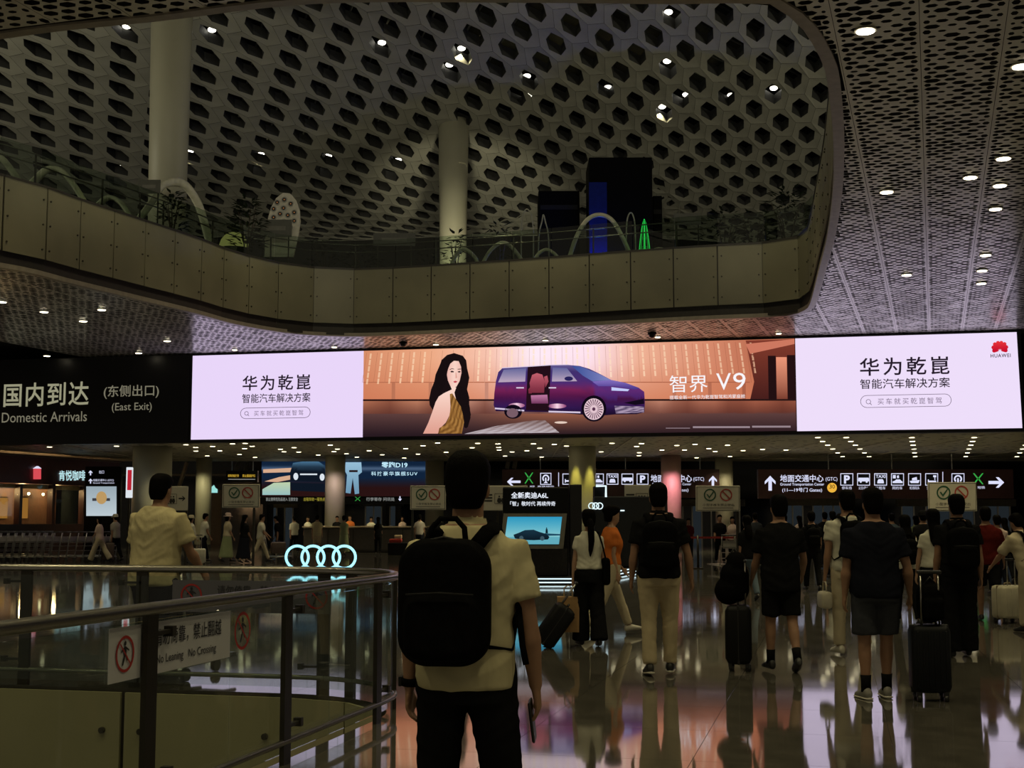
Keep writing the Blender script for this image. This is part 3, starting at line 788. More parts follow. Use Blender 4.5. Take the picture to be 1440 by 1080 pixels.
# the same lamps go on over and behind the camera
for (x, y) in [(-5.5, 3), (-1.5, 3), (2.5, 3), (6.5, 3), (-5.5, 8.5), (-1.5, 8.5), (2.5, 8.5), (6.5, 8.5), (-3.5, 13), (.8, 13), (5, 13), (9, 14), (-8, 13), (-1.5, -2), (2.5, -2), (8.5, 20), (9, 26), (-10, 8)]:
    downlight(V(x, y, ZC - .01), KIND_A, 'round recessed downlight in the ceiling over the near part of the hall', 'downlights over the near hall', PW)
rl = random.Random(3)
spots = []
for k in range(120):
    px = rl.uniform(15, 1110); py = rl.uniform(622, 643.5)
    if (px < 180 and py > 634): continue
    if all(abs(px - a) > 16 or abs(py - b_) > 3.2 for a, b_ in spots): spots.append((px, py))
for q, (x0, x1) in enumerate(((1150, 1185), (1190, 1222), (1282, 1287), (1370, 1358), (1450, 1430))):
    for k in range(6):
        t = k / 5; spots.append((x0 + (x1 - x0) * t, 614.5 + 27 * t))
k = 0
for px, py in spots:
    p = on_z(px, py, ZL - .005)
    if p.y < low_y(p.x) + .3: continue
    k += 1
    downlight(p, KIND_B, 'small warm downlight in the low ceiling behind and below the video wall', 'downlights of the low ceiling', 420 if k % 3 == 0 and all((p - V(q.x, q.y, p.z)).length > 2.6 for q in COLS) else 0, 2.2)
def wash_spots(cc, rr, col, watts, spread, tilt, off):
    for s_ in (-.75, .75):     # pair of spots under the ceiling before a column head
        l = bpy.data.lights.new('wash_spot', 'SPOT'); l.energy = watts; l.color = col; l.spot_size = spread; l.spot_blend = .8; l.shadow_soft_size = .05
        o = bpy.data.objects.new('column_wash_spot', l); COL.objects.link(o); o.location = (cc.x + s_ * rr, cc.y - rr - off, ZL - .05); o.rotation_euler = (math.radians(tilt), 0, 0)
wash_spots(c800, r800, (1, .86, .16), 170, .6, 10, .3)
wash_spots(c930, r930, (1, .45, .5), 260, 1.2, 34, 1.6)  # this pair and those below are added to brighten the far columns
wash_spots(c457, r457, (1, .72, .7), 110, 1.2, 34, 1.6)
wash_spots(c275, r275, (1, .9, .5), 90, 1.2, 34, 1.6)
wash_spots(c1006, r1006, (1, .85, .5), 90, 1.2, 34, 1.6)
for q_, (px, py) in enumerate(((567, 481), (917, 468))):
    p = on_z(px, py, ZC - .02); o = thing('ceiling_camera', 'small dark dome camera under the ceiling strip, %s' % ('above the dark haired woman in the picture' if q_ == 0 else 'above the bonnet of the pictured car'), 'camera', p)
    MB().tube([(0, 0, 0), (0, 0, -.06)], .16, 14).build('mount', M_black, o, True); MB().ell((0, 0, -.07), (.13, .13, .12), 12, 7).build('dome', M_ledblack, o, True)
rm = (lambda g: (g.ell((0, 0, 0), (.17, .17, .1), 12, 6), g.mesh('lens'))[1])(MB()); rm.materials.append(emi('roof_lamp', (1, .95, .8), 5))
rt = (lambda g: (g.tube([(0, 0, .06), (0, 0, .3)], .13, 10), g.mesh('lamp_housing'))[1])(MB()); rt.materials.append(M_dsteel)
UPR = [(178, 37), (298, 42), (537, 60), (632, 91), (649, 68), (741, 107), (743, 134), (855, 123), (931, 150), (938, 86), (940, 17), (965, 133)]; FAR_ = [(1028, 134), (1088, 124)]; LOW = [(168, 235), (267, 213), (367, 217), (462, 219), (560, 225)]
for q_, (px, py) in list(enumerate(UPR)) + list(enumerate(FAR_)) + list(enumerate(LOW)):
    r = ray(px, py); t = 30
    while HC + r.z * t < 21.5 - .006 * (r.y * t - 40) ** 2 + .55: t += .05
    p = V(0, 0, HC) + r * t
    o = thing('roof_lamp', ('%s lamp from the left in the upper honeycomb cells of the roof' % ORD[q_] if py < 180 and px < 1000 else '%s of the two roof lamps nearest the right bend of the opening' % ORD[q_] if px > 1000 else '%s lamp from the left in the lower row of roof cells' % ORD[q_]), 'lamp', p, 0, 'lamps inside the honeycomb roof')
    link('lens', rm, o); link('lamp_housing', rt, o)
    if px % 2 and px != 298:
        l = bpy.data.lights.new('bulb', 'SPOT'); l.energy = 500; l.color = LAMP; l.spot_size = 2.0; l.spot_blend = .5
        b_ = bpy.data.objects.new('bulb', l); COL.objects.link(b_); b_.parent = o; b_.location = (0, 0, -.2)

# unseen lamps added over the opening to light the hall below
for (x, y) in [(-9, 24), (-3, 23), (3, 24), (-11, 31), (-5, 30), (1, 31), (6, 32), (-9, 37), (-3, 38), (3, 38), (7, 40), (-6, 44), (0, 44)]:
    o = thing('roof_lamp', 'unseen lamp added under the roof over the opening', 'lamp', V(x, y, 20.4), 0, 'lamps over the opening')
    link('lens', rm, o); link('lamp_housing', rt, o)
    l = bpy.data.lights.new('bulb', 'SPOT'); l.energy = 1500; l.color = LAMP; l.spot_size = 1.1; l.spot_blend = .6; l.shadow_soft_size = .2
    b_ = bpy.data.objects.new('bulb', l); COL.objects.link(b_); b_.parent = o; b_.location = (0, 0, -.2)
# ------------------------------------------------------------------ balcony glass railing
M_rail = mat('rail_steel', (.3, .29, .25), .3, 1.0)
br_ = thing('balcony_railing', 'glass railing with two thin steel rails along the balcony edge', 'railing')
m_pl = mat('plant_leaf', (.014, .022, .009), .6, var=.4, scale=9, spec=.2)
m_soil = mat('planter_dark', (.012, .011, .01), .8)
path = []
for i in range(n):
    a = fp[i].copy(); a.z = 0
    t = fp[(i + 1) % n] - fp[i - 1]; nv = Vector((t.y, -t.x, 0)).normalized(); q = a + nv * .3
    nv = nv if vdist(q.x, q.y) > 0 else -nv
    path.append((a + nv * .22, a + nv * .42))
vis = [k for k in range(n) if path[k][0].y > 21.5]
run = sorted(vis, key=lambda k: (k - vis[0]) % n)
# order the visible run so that it is contiguous along the outline
start = next(k for k in range(n) if k in vis and (k - 1) % n not in vis)
run = [(start + q) % n for q in range(len(vis))]
for a, b in zip(run, run[1:]):
    A, B_ = path[a][0], path[b][0]; g = (B_ - A).normalized() * .012
    nn = Vector((g.y, -g.x, 0)).normalized() * .012
    p = [Vector((q.x, q.y, z)) for q, z in ((A + g, ZF), (B_ - g, ZF), (B_ - g, ZF + 1.08), (A + g, ZF + 1.08))]
    MB().prism(p, nn).build('pane', M_glass2, br_)
post_me = (lambda m: (m.box((0, 0, .48), (.05, .05, .96)), m.mesh('post'))[1])(MB()); post_me.materials.append(M_dsteel)
for k in run[::2]: link('post', post_me, br_, Vector((path[k][1].x, path[k][1].y, ZF)))
for z in (.68, .96):
    MB().tube([Vector((path[k][1].x, path[k][1].y, ZF + z)) for k in run], .022, 6).build('rail', M_rail, br_, smooth=True)

# ------------------------------------------------------------------ things on the balcony
M_rib = mat('white_ribbon', (.62, .6, .46), .45)
def arch(pts, d, w, th, label, material=M_rib, name='ribbon_arch'):
    P = [at(x, y, d if not isinstance(d, tuple) else d[0] + (d[1] - d[0]) * k / (len(pts) - 1)) for k, (x, y) in enumerate(pts)]
    S = []
    for i in range(len(P) - 1):
        a, b, c, e = P[max(i - 1, 0)], P[i], P[i + 1], P[min(i + 2, len(P) - 1)]
        for q in range(6):
            t = q / 6; S.append(.5 * ((2 * b) + (c - a) * t + (2 * a - 5 * b + 4 * c - e) * t * t + (3 * b - a - 3 * c + e) * t ** 3))
    S.append(P[-1])
    S = [V(S[0].x, S[0].y, ZF - .5)] + S + [V(S[-1].x, S[-1].y, ZF - .5)] if S[0].z > ZF - .5 else S
    base = S[0].copy(); mb_ = MB(); mb_.tube([p - base for p in S], w, 8, flat=th, side=(1, 0, 0))
    o = mb_.build(name, material, None, True, base)
    return tag(o, label, 'sculpture')
arch([(-45, 290), (-20, 225), (0, 222), (20, 245), (34, 268)], 38.5, .1, 2.2, 'white ribbon arch cut by the picture edge above the balcony')
arch([(34, 268), (50, 253), (66, 239), (85, 240), (105, 262), (122, 290)], 40, .09, 2.2, 'low wide white ribbon arch on the sloping balcony edge')
arch([(134, 293), (148, 280), (160, 279), (172, 288), (182, 303)], 42, .08, 2.4, 'smallest white ribbon arch left of the tall column')
arch([(194, 310), (213, 285), (228, 262), (245, 256), (262, 262), (280, 290), (294, 338)], (43.4, 46.4), .09, 1.7, 'tall white ribbon arch standing before the cream column')
arch([(636, 369), (645, 354), (655, 351), (668, 362), (672, 372)], 50, .07, 1.2, 'low pale arch at the foot of the mid balcony column')
arch([(678, 372), (690, 352), (707, 341), (722, 350), (738, 372)], 50, .07, 1.2, 'pale arch right of the mid balcony column')
arch([(750, 368), (757, 357), (768, 351), (779, 356), (788, 366)], 49, .06, 1.2, 'small pale arch under the two wire loops')
arch([(800, 364), (812, 330), (826, 309), (843, 302), (860, 309), (874, 331), (888, 362)], 49, .08, 1.2, 'big pale arch in front of the blue lit black tower')
arch([(914, 357), (922, 351), (930, 350), (945, 354)], 48, .06, 1.2, 'flat pale arch right of the green light cone')
M_wire = mat('pale_wire', (.35, .35, .3), .4)
arch([(733, 368), (733, 325), (735, 303), (741, 294), (747, 303), (750, 325), (750, 368)], 50, .025, 1, 'tall thin wire loop on the balcony', M_wire, 'wire_loop')
arch([(757, 366), (758, 330), (762, 312), (764, 302), (767, 312), (771, 330), (772, 366)], 50, .025, 1, 'pointed thin wire loop on the balcony', M_wire, 'wire_loop')
arch([(880, 360), (881, 320), (883, 305), (887, 299), (891, 305), (893, 320), (894, 360)], 49, .025, 1, 'thin wire loop beside the black tower', M_wire, 'wire_loop')
# green light cone of bent tubes
base = at(906.5, 362, 48.5); cone = thing('light_cone', 'green glowing cone of thin light tubes on the balcony', 'lamp', base)
tip = at(907, 308, 48.5) - base; M_green = emi('green_tube', (.03, .9, .12), 1.0); M_green2 = emi('green_tube_dim', (.02, .5, .07), .5)
for k in range(8):
    a = 2 * math.pi * k / 8; pt = lambda t: Vector((math.cos(a) * .22 * (1 - t) ** .6, math.sin(a) * .22 * (1 - t) ** .6, tip.z * t))
    MB().tube([pt(t) for t in (0, .25, .5, .75, .9, 1)], .013, 5).build('light_tube', M_green if k % 2 == 0 else M_green2, cone)
for t in (.25, .5):
    r_ = .22 * (1 - t) ** .6
    MB().tube([Vector((r_ * math.cos(q * math.pi / 6), r_ * math.sin(q * math.pi / 6), tip.z * t)) for q in range(13)], .01, 5).build('hoop', M_green2, cone)
# oval board with round portholes
base = at(404, 352, 50); oval_b = thing('oval_board', 'white leaf-shaped board with round portholes behind the balcony glass', 'sculpture', base)
ol = [(372, 352), (373, 330), (376, 310), (381, 292), (388, 279), (398, 271), (408, 272), (416, 281), (421, 295), (422, 310), (419, 330), (412, 352)]
ol = [at(x, y, 50) - base for x, y in ol]; ol[0].z = ol[-1].z = -.25
MB().prism(ol, (0, .18, 0)).build('board', mat('board_white', (.72, .68, .58), .5), oval_b, fixn=True)
M_port = mat('porthole_dark', (.015, .01, .01), .4); M_ring = mat('porthole_ring', (.45, .44, .4), .4); M_dot = emi('porthole_lamp', (.8, .35, .12), .25)
for (x, y) in [(390, 285), (400, 281), (409, 287), (385, 294), (399, 293), (414, 299), (385, 306), (394, 301), (405, 303), (414, 311), (399, 312), (408, 320)]:
    p = at(x, y, 50) - base
    rg = MB().tube([p + V(0, -.04, 0), p + V(0, .02, 0)], .115, 14).build('porthole_ring', M_ring, oval_b)
    MB().tube([p + V(0, -.05, 0), p + V(0, .02, 0)], .075, 14).build('porthole', M_port, rg)
    MB().tube([p + V(0, -.056, 0), p + V(0, .02, 0)], .026, 8).build('porthole_lamp', M_dot, rg)
base = at(329, 346, 48); dome = thing('light_dome', 'small glowing yellow dome beside the balcony tree', 'lamp', base)
MB().ell((0, 0, -.1), (.55, .45, .62), 16, 9).build('dome', emi('dome_glow', srgb(120, 118, 66), .9), dome, True)
MB().tube([(0, 0, -.5), (0, 0, -.1)], .58, 16).build('base', M_dsteel, dome)
# black towers
def tower(px0, px1, top, d, depth, label, blue=False):
    a, b = at(px0, top, d), at(px1, top, d); z0 = ZF - .5
    o = thing('display_tower', label, 'kiosk', ((a.x + b.x) / 2, d + depth / 2, z0))
    w = b.x - a.x; h = a.z - z0
    MB().rbox((0, 0, h / 2), (w, depth, h), .04).build('body', mat('tower_black', (.003, .003, .0035), .8, spec=.05), o)
    if blue:
        MB().box((-w * .36, -depth / 2 - .012, h * .42), (w * .28, .02, h * .8)).build('blue_panel', mat('blue_panel', (.004, .012, .13), .6, spec=.1), o)
        MB().box((-w * .27, -depth / 2 - .03, h * .12), (w * .1, .02, h * .24)).build('blue_strip', emi('blue_strip', (.02, .1, .75), .6), o)
        l = bpy.data.lights.new('blue', 'POINT'); l.energy = 190; l.color = (.02, .12, 1); l.shadow_soft_size = .2
        q = bpy.data.objects.new('blue_lamp', l); COL.objects.link(q); q.parent = o; q.location = (-w * .36, -depth / 2 - .45, 1.0)
        MB().box((w * .12, -depth / 2 - .012, h * .2), (w * .5, .02, h * .14)).build('dim_picture', emi('tower_picture', srgb(58, 44, 52), .8), o)
    else:
        MB().box((0, -depth / 2 - .012, h * .85), (w * .9, .02, h * .04)).build('top_band', M_dark, o)
    return o
tower(757, 815, 268, 54, 2.0, 'smaller black tower left of the blue lit one on the balcony')
tower(828, 917, 221, 53, 2.2, 'tallest black tower with a blue lit side on the balcony', True)
tower(918, 931, 275, 54.5, 2.0, 'narrow black block against the right side of the tall tower')
def plate(px0, py0, px1, py1, d, label):
    p = at((px0 + px1) / 2, py1, d); a, b = at(px0, py0, d), at(px1, py1, d)
    o = thing('info_plate', label, 'sign', (p.x, d, ZF - .1)); h = b.z - (ZF - .1); w = b.x - a.x
    MB().box((0, 0, (a.z + b.z) / 2 - ZF + .1), (w, .05, a.z - b.z)).build('plate', mat('plate_grey', (.09, .09, .075), .5), o)
    for s_ in (-.4, .4): MB().box((w * s_, .03, (h + .05) / 2), (.04, .04, max(.1, h + .05))).build('leg', M_dsteel, o)
    m = MB(); m.box((0, -.03, (a.z + b.z) / 2 - ZF + .1), (w * .6, .012, (a.z - b.z) * .25)); m.build('print', mat('plate_print', (.16, .155, .13), .5), o)
plate(194, 253, 225, 272, 42.2, 'grey plate on legs in front of the tall balcony column')
plate(366, 309, 410, 333, 48.8, 'grey plate standing in front of the leaf-shaped board')
plate(525, 328, 584, 346, 51, 'wide grey plate behind the balcony rails left of the mid column')
plate(948, 300, 986, 316, 48.5, 'grey plate with a crest behind the balcony rails on the right')
def leaf_mesh(m, p, d, L, w):
    d = d.normalized(); s_ = d.cross(Vector((0, 0, 1)));
    s_ = s_.normalized() if s_.length > .01 else Vector((1, 0, 0))
    up = s_.cross(d)
    m.add([p, p + d * L * .45 + s_ * w + up * w * .3, p + d * L, p + d * L * .45 - s_ * w + up * w * .3, p + d * L * .5 - up * w * .1], [(0, 1, 4), (1, 2, 4), (2, 3, 4), (3, 0, 4)])
def plant(px, py_top, d, w, nl, label, seed, leaf=.3, trunk=True):
    rr = random.Random(seed); p = at(px, 400, d); z0 = ZF - .5; top = at(px, py_top, d).z - z0
    o = thing('potted_plant', label, 'plant', (p.x, d, z0))
    MB().loft([[V(r_ * math.cos(2 * math.pi * k / 12), r_ * math.sin(2 * math.pi * k / 12), z) for k in range(12)] for r_, z in ((.2, 0), (.28, .4), (.3, .42))]).build('pot', m_soil, o)
    st = MB(); fo = MB()
    for b_ in range(5):
        a = rr.uniform(0, 6.28); q = [V(0, 0, .4), V(math.cos(a) * w * .25, math.sin(a) * w * .2, top * .55), V(math.cos(a) * w * .5, math.sin(a) * w * .4, top * rr.uniform(.75, .95))]
        st.tube(q, [.03, .022, .01], 5)
    for k in range(nl):
        a = rr.uniform(0, 6.28); z = top * rr.uniform(.35 if trunk else .15, 1); rad = w * (rr.random() ** .5) * (1 if z < top * .8 else .6)
        leaf_mesh(fo, V(math.cos(a) * rad * .8, math.sin(a) * rad * .7, z), V(math.cos(a), math.sin(a), rr.uniform(-.5, .6)), leaf * rr.uniform(.7, 1.3), leaf * .2)
    st.build('stem', mat('bark', (.05, .035, .02), .7), o); tag(fo.build('foliage', m_pl, o), kind='stuff')
plant(240, 270, 43.5, .5, 110, 'leafy plant at the foot of the tall balcony column', 1)
plant(345, 281, 47.8, .75, 240, 'bushy small tree between the yellow dome and the leaf-shaped board', 2)
plant(640, 326, 51, .5, 60, 'thin leafed plant in front of the mid balcony column', 3)
plant(702, 312, 52, .7, 70, 'sparse dark plant right of the mid balcony column', 4)
plant(455, 338, 51, .9, 150, 'low dark shrub right of the leaf-shaped board', 5, .28, False)
plant(510, 346, 51, .9, 120, 'low dark shrub before the wide grey plate', 6, .28, False)
plant(1108, 268, 46.2, 1.1, 300, 'dense dark shrub at the right bend of the balcony', 7, .3, False)
plant(1020, 296, 48, 1.0, 150, 'loose dark shrub behind the right balcony rails', 8, .3, False)
plant(1062, 300, 47, .8, 140, 'round dark shrub left of the dense one at the balcony bend', 9, .28, False)
plant(600, 352, 52, .6, 70, 'small dark shrub left of the mid balcony column', 10, .25, False)

# ------------------------------------------------------------------ railing around the well in the floor
RZ = 1.02
well_rail = thing('well_railing', 'steel handrail with glass panes bending around the floor opening', 'railing')
RB = -.06
rp = [G(R0 - RB, f) for f in np.arange(WN + .3, F0 - CR + .01, .4)]
rc = CR + RB * -1 if False else CR + .06
rp += [G(R0 - CR + rc * math.cos(t), F0 - CR + rc * math.sin(t)) for t in [math.pi / 2 * k / 12 for k in range(1, 12)]]
rp += [G(r, F0 + .06) for r in np.arange(R0 - CR, WL - .2, -.4)]
MB().tube([p + V(0, 0, RZ) for p in rp], .032, 12).build('handrail', M_steel, well_rail, True)
MB().tube([p + V(0, 0, .13) for p in rp], .02, 8).build('lower_rail', M_steel, well_rail, True)
M_post = mat('post_bronze', (.045, .04, .03), .35, .7)
pf = [4.3, 6.0, 7.68, 9.35]
post = MB(); post.box((0, 0, .5), (.03, .105, 1.0)); post.box((0, 0, -.02), (.07, .13, .03)); pme = post.mesh('post'); pme.materials.append(M_post)
bk = MB(); bk.box((0, .1, 0), (.03, .2, .02)); bk.box((0, .2, 0), (.05, .04, .05)); bme = bk.mesh('glass_clip'); bme.materials.append(M_dsteel)
for f in pf:
    o = link('post', pme, well_rail, G(R0 + .06, f), -GA)
    for z in (.22, .9): link('glass_clip', bme, o, (0, 0, z), 0)
for r in (-4.19, -5.87, -7.0, -8.6):
    o = link('post', pme, well_rail, G(r, F0 + .06), math.pi / 2 - GA)
    for z in (.22, .9): link('glass_clip', bme, o, (0, 0, z), 0)
for t in (.45, 1.1):
    link('post', pme, well_rail, G(R0 - CR + rc * math.cos(t), F0 - CR + rc * math.sin(t)), t - GA)
def pane(pts, name='glass_pane'):
    m = MB()
    for a, b in zip(pts, pts[1:]):
        g = Vector(((b - a).y, -(b - a).x, 0)).normalized() * .006
        q = [a + V(0, 0, .05) - g, b + V(0, 0, .05) - g, b + V(0, 0, .96) - g, a + V(0, 0, .96) - g]
        m.prism(q, g * 2)
    return m.build(name, M_glass, well_rail)
gf = [WN + .3, 3.62, 5.3, 6.98, 8.5, F0 - CR]
for a, b in zip(gf, gf[1:]): pane([G(R0 + .02, a + .01), G(R0 + .02, b - .01)])
gc = [G(R0 - CR + (CR + .02) * math.cos(t), F0 - CR + (CR + .02) * math.sin(t)) for t in [math.pi / 2 * k / 12 for k in range(13)]]
pane(gc[:7]); pane(gc[6:])
for a, b in zip(np.arange(R0 - CR, WL, -1.4), np.arange(R0 - CR - 1.4, WL - 1.4, -1.4)): pane([G(a - .01, F0 + .02), G(b + .01, F0 + .02)])
edge = MB()
for a, b in zip(well_path, well_path[1:]):
    edge.quad(a + V(0, 0, .004), b + V(0, 0, .004), b + V(0, 0, -.1), a + V(0, 0, -.1))
# notice strips fixed to the glass
M_notice = mat('notice_white', (.6, .6, .64), .35, var=.03); M_nred = mat('notice_red', (.42, .03, .03), .5); M_nblk = mat('notice_black', (.02, .02, .025), .5)
def notice(org, du, nn, label, L, z0, z1, parts):
    o = thing('notice_strip', label, 'sign', org, 0)
    S = lambda u, z, k=0: du * u + nn * (.004 + .0015 * k) + V(0, 0, z)
    MB().prism([S(0, z0), S(L, z0), S(L, z1), S(0, z1)], nn * .003).build('strip', M_notice, o, fixn=True)
    for body, u0, u1, za, zb_, mm in parts:
        lettering(body, 'lettering', mm, lambda x, y: S(x, -y, 5), (u0, -zb_, u1, -za), o, .006)
    return o, S
def no_sign(o, S, u, z, r):
    rg = MB()
    for k in range(24):
        a, b = 2 * math.pi * k / 24, 2 * math.pi * (k + 1) / 24
        rg.quad(S(u + r * math.cos(a), z + r * math.sin(a), 5), S(u + r * math.cos(b), z + r * math.sin(b), 5), S(u + r * .84 * math.cos(b), z + r * .84 * math.sin(b), 5), S(u + r * .84 * math.cos(a), z + r * .84 * math.sin(a), 5))
    rg.quad(S(u - r * .62, z + r * .55, 6), S(u - r * .55, z + r * .62, 6), S(u + r * .62, z - r * .55, 6), S(u + r * .55, z - r * .62, 6))
    rg.build('prohibition_ring', M_nred, o)
    fg = MB()
    fg.poly([S(u + r * .12 * math.cos(k * .7), z + r * .58 + r * .14 * math.sin(k * .7), 5) for k in range(9)])
    for q in ([(-.12, .42), (.12, .40), (.14, -.02), (-.08, -.02)], [(-.08, 0), (.1, 0), (-.18, -.62), (-.32, -.6)], [(.0, 0), (.14, 0), (.32, -.34), (.2, -.4)], [(.1, .38), (.12, .26), (.42, .12), (.44, .22)], [(-.1, .4), (-.12, .26), (-.4, .05), (-.44, .14)]):
        fg.poly([S(u + r * a, z + r * b, 5) for a, b in q])
    fg.build('figure', M_nblk, o)
nside = (G(1, 0) - G(0, 0))
fdir = (G(0, 1) - G(0, 0))
o, S = notice(G(R0 + .03, 5.66), fdir, nside, 'white no leaning no crossing strip on the near railing glass', 1.28, .70, .95,
    [('请勿倚靠，禁止翻越', .42, 1.16, .83, .915, M_nblk), ('No Leaning   No Crossing', .44, 1.1, .735, .79, M_nblk)])
no_sign(o, S, .14, .825, .085)
MB().quad(S(.335, .73, 5), S(.34, .73, 5), S(.34, .92, 5), S(.335, .92, 5)).build('divider', M_nblk, o)
o2 = thing('notice_sticker', 'red ringed no climbing sticker on the railing glass beside the white strip', 'sign', G(R0 + .03, 5.66))
no_sign(o2, S, 1.43, .83, .105)
fr_n = G(0, -1) - G(0, 0); fr_d = G(1, 0) - G(0, 0)
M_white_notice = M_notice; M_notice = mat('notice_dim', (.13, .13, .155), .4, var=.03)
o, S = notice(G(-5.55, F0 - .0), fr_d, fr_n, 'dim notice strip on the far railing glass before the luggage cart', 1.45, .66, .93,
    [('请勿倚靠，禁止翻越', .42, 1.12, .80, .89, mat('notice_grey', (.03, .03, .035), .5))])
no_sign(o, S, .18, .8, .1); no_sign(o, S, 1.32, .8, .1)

# ------------------------------------------------------------------ advert kiosk on its lit platform
D1 = 31.2
W8 = emi('cold_white', (.75, .95, 1.0), 1.2)
plat_pts = [at(686, 800, 30.4), at(805, 800, 30.4), at(893, 800, 37.0), at(893, 800, 40), at(686, 800, 40)]
plat = thing('display_platform', 'low black platform with two white light lines along its edge', 'platform', (0, 0, 0))
MB().prism([V(p.x, p.y, .02) for p in plat_pts], (0, 0, .14)).build('deck', M_black, plat, fixn=True)
for z in (.045, .125):
    for a, b in ((0, 1), (1, 2)):
        p, q = plat_pts[a], plat_pts[b]; t = (q - p); t.z = 0; t.normalize(); nv = Vector((t.y, -t.x, 0))
        MB().tube([V(p.x, p.y, z) + nv * .015, V(q.x, q.y, z) + nv * .015], .016, 6).build('light_line', W8, plat)
kp = at(757, 700, D1); kz = .16
k1 = thing('advert_kiosk', 'black advert kiosk with white lettering over a tilted blue screen', 'kiosk', (kp.x, D1, kz))
KP = lambda off=0: (lambda x, y: at(x, y, D1 - off) - V(kp.x, D1, kz))
P0 = KP()
def kbox(m, x0, y0, x1, y1, d0, d1):
    a, b = at(x0, y0, D1), at(x1, y1, D1); m.box(((a.x + b.x) / 2 - kp.x, (d0 + d1) / 2, (a.z + b.z) / 2 - kz), (b.x - a.x, d1 - d0, a.z - b.z))
m = MB(); a, b = at(707, 685, D1), at(800, 800, D1); m.rbox(((a.x + b.x) / 2 - kp.x, .35, (a.z - kz) / 2), (b.x - a.x, .7, a.z - kz), .03); m.build('tower', M_black, k1)
m = MB(); a, b = at(801, 681, D1), at(819, 800, D1); m.rbox(((a.x + b.x) / 2 - kp.x, .3, (a.z - kz) / 2), (b.x - a.x, .4, a.z - kz), .02); m.build('side_pillar', mat('pillar_black', (.012, .012, .014), .3), k1)
WT = emi('kiosk_letters', (.85, .9, 1.0), 1.0)
P1 = lambda x, y: P0(x, y) + V(0, -.02, 0)
lettering('全新奥迪A6L', 'lettering', WT, P1, (718.8, 692, 770.8, 701), k1, .015)
lettering('「智」敬时代 再续传奇', 'lettering', WT, P1, (717.5, 705, 781, 711.5), k1, .01)
c1, c2, c3, c4 = P0(708, 722), P0(797, 722), P0(791, 771), P0(704, 771)
off = V(0, -.12, 0); low = V(0, -.5, 0)
MB().loft([[c4 + low, c3 + low, c2 + off, c1 + off], [c4 + V(0, .1, 0), c3 + V(0, .1, 0), c2 + V(0, .1, 0), c1 + V(0, .1, 0)]]).build('console', mat('console_bronze', (.06, .055, .045), .35, .5), k1, fixn=True)
def KS(x, y, layer=0):
    t = (y - 722) / 49; p = P0(x, y); return p + V(0, -(.12 + .38 * t) - .015 - .004 * layer, .004)
kart = picture(KS, k1)
kart('picture_sky', [[(714, 727), (790, 727), (785, 765), (709, 765)]], lambda x, y: mix((44, 150, 190), (130, 196, 204), (y - 727) / 26), 0, 3)
kart('picture_lake', [[(710.5, 755), (786.5, 755), (785, 765), (709, 765)]], (96, 170, 186), 1)
kart('picture_shore', [[(765, 750), (787, 751), (787, 753), (720, 754.5)]], (30, 74, 96), 1)
kart('picture_car', [[(722, 752), (730, 749), (738, 745.5), (750, 745), (758, 748), (768, 751), (772, 755), (770, 758.5), (750, 759.5), (735, 759), (724, 757)]], lambda x, y: mix((24, 50, 66), (12, 24, 34), (y - 745) / 14), 2)
kart('picture_wheel', [oval(733, 756.5, 3, 3.2, 12), oval(762, 757, 3, 3.2, 12)], (60, 84, 96), 3)
kart('picture_person', [[(767, 744), (769.5, 744), (770, 750), (766.5, 750)], oval(768.2, 743, .9, 1.1, 8)], (14, 34, 44), 2)
MB().box((0, .0, .32), (1.3, .5, .6)).build('plinth', mat('plinth_black', (.015, .014, .012), .25), k1)
def rings(P, cx, cy, r, step, num, w=.16, depth=V(0, 0, 0), start=0):
    out = []
    for k in range(num):
        pts = [P(cx + step * k + r * math.cos(a), cy + r * math.sin(a)) for a in [2 * math.pi * q / 32 for q in range(33)]]
        out.append(pts)
    return out
k2p = at(888, 700, 36.5)
k2 = thing('advert_wall', 'black display wall with a cyan lit corner line behind the two women', 'kiosk', (k2p.x, 36.5, .165))
P2 = lambda x, y: at(x, y, 36.5) - V(k2p.x, 36.5, .165)
a, b = P2(836, 698), P2(940, 800); MB().rbox(((a.x + b.x) / 2, .4, a.z / 2), (b.x - a.x, .8, a.z), .03).build('wall', mat('wall_black', (.012, .014, .016), .3), k2)
a, b = P2(836, 684), P2(850, 700); MB().box(((a.x + b.x) / 2, .4, (a.z + b.z) / 2), (b.x - a.x, .7, a.z - b.z)).build('head', M_black, k2)
MB().tube([P2(838, 683.5) + V(0, -.02, 0), P2(852, 683.5) + V(0, -.02, 0), P2(852, 699) + V(0, -.02, 0)], .03, 6).build('light_line', W8, k2)
MB().tube([P2(862, 718) + V(0, -.03, 0), P2(878, 718) + V(0, -.03, 0)], .02, 6).build('light_line', W8, k2)
for pts in rings(P2, 832, 711.5, 4.2, 5.6, 3): MB().tube([p + V(0, -.03, 0) for p in pts], .014, 5, False).build('emblem_ring', W8, k2)
# four neon rings standing on the floor
np_ = at(451, 800, 37); neon = thing('neon_rings', 'four interlocking cyan white neon rings standing on the floor', 'sign', (np_.x, 37, .0))
PN = lambda x, y: at(x, y, 37) - V(np_.x, 37, 0)
for k, pts in enumerate(rings(PN, 418, 783.5, 15.8, 22, 4)):
    MB().tube([p + V(0, .02 * (k % 2), 0) for p in pts], .035, 8, False).build('neon_ring', emi('neon', (.35, .85, 1.0), 1.6), neon, True)
a, b = PN(396, 800), PN(504, 806); MB().box(((a.x + b.x) / 2, .1, .045), (b.x - a.x, .5, .09)).build('plinth', M_black, neon)

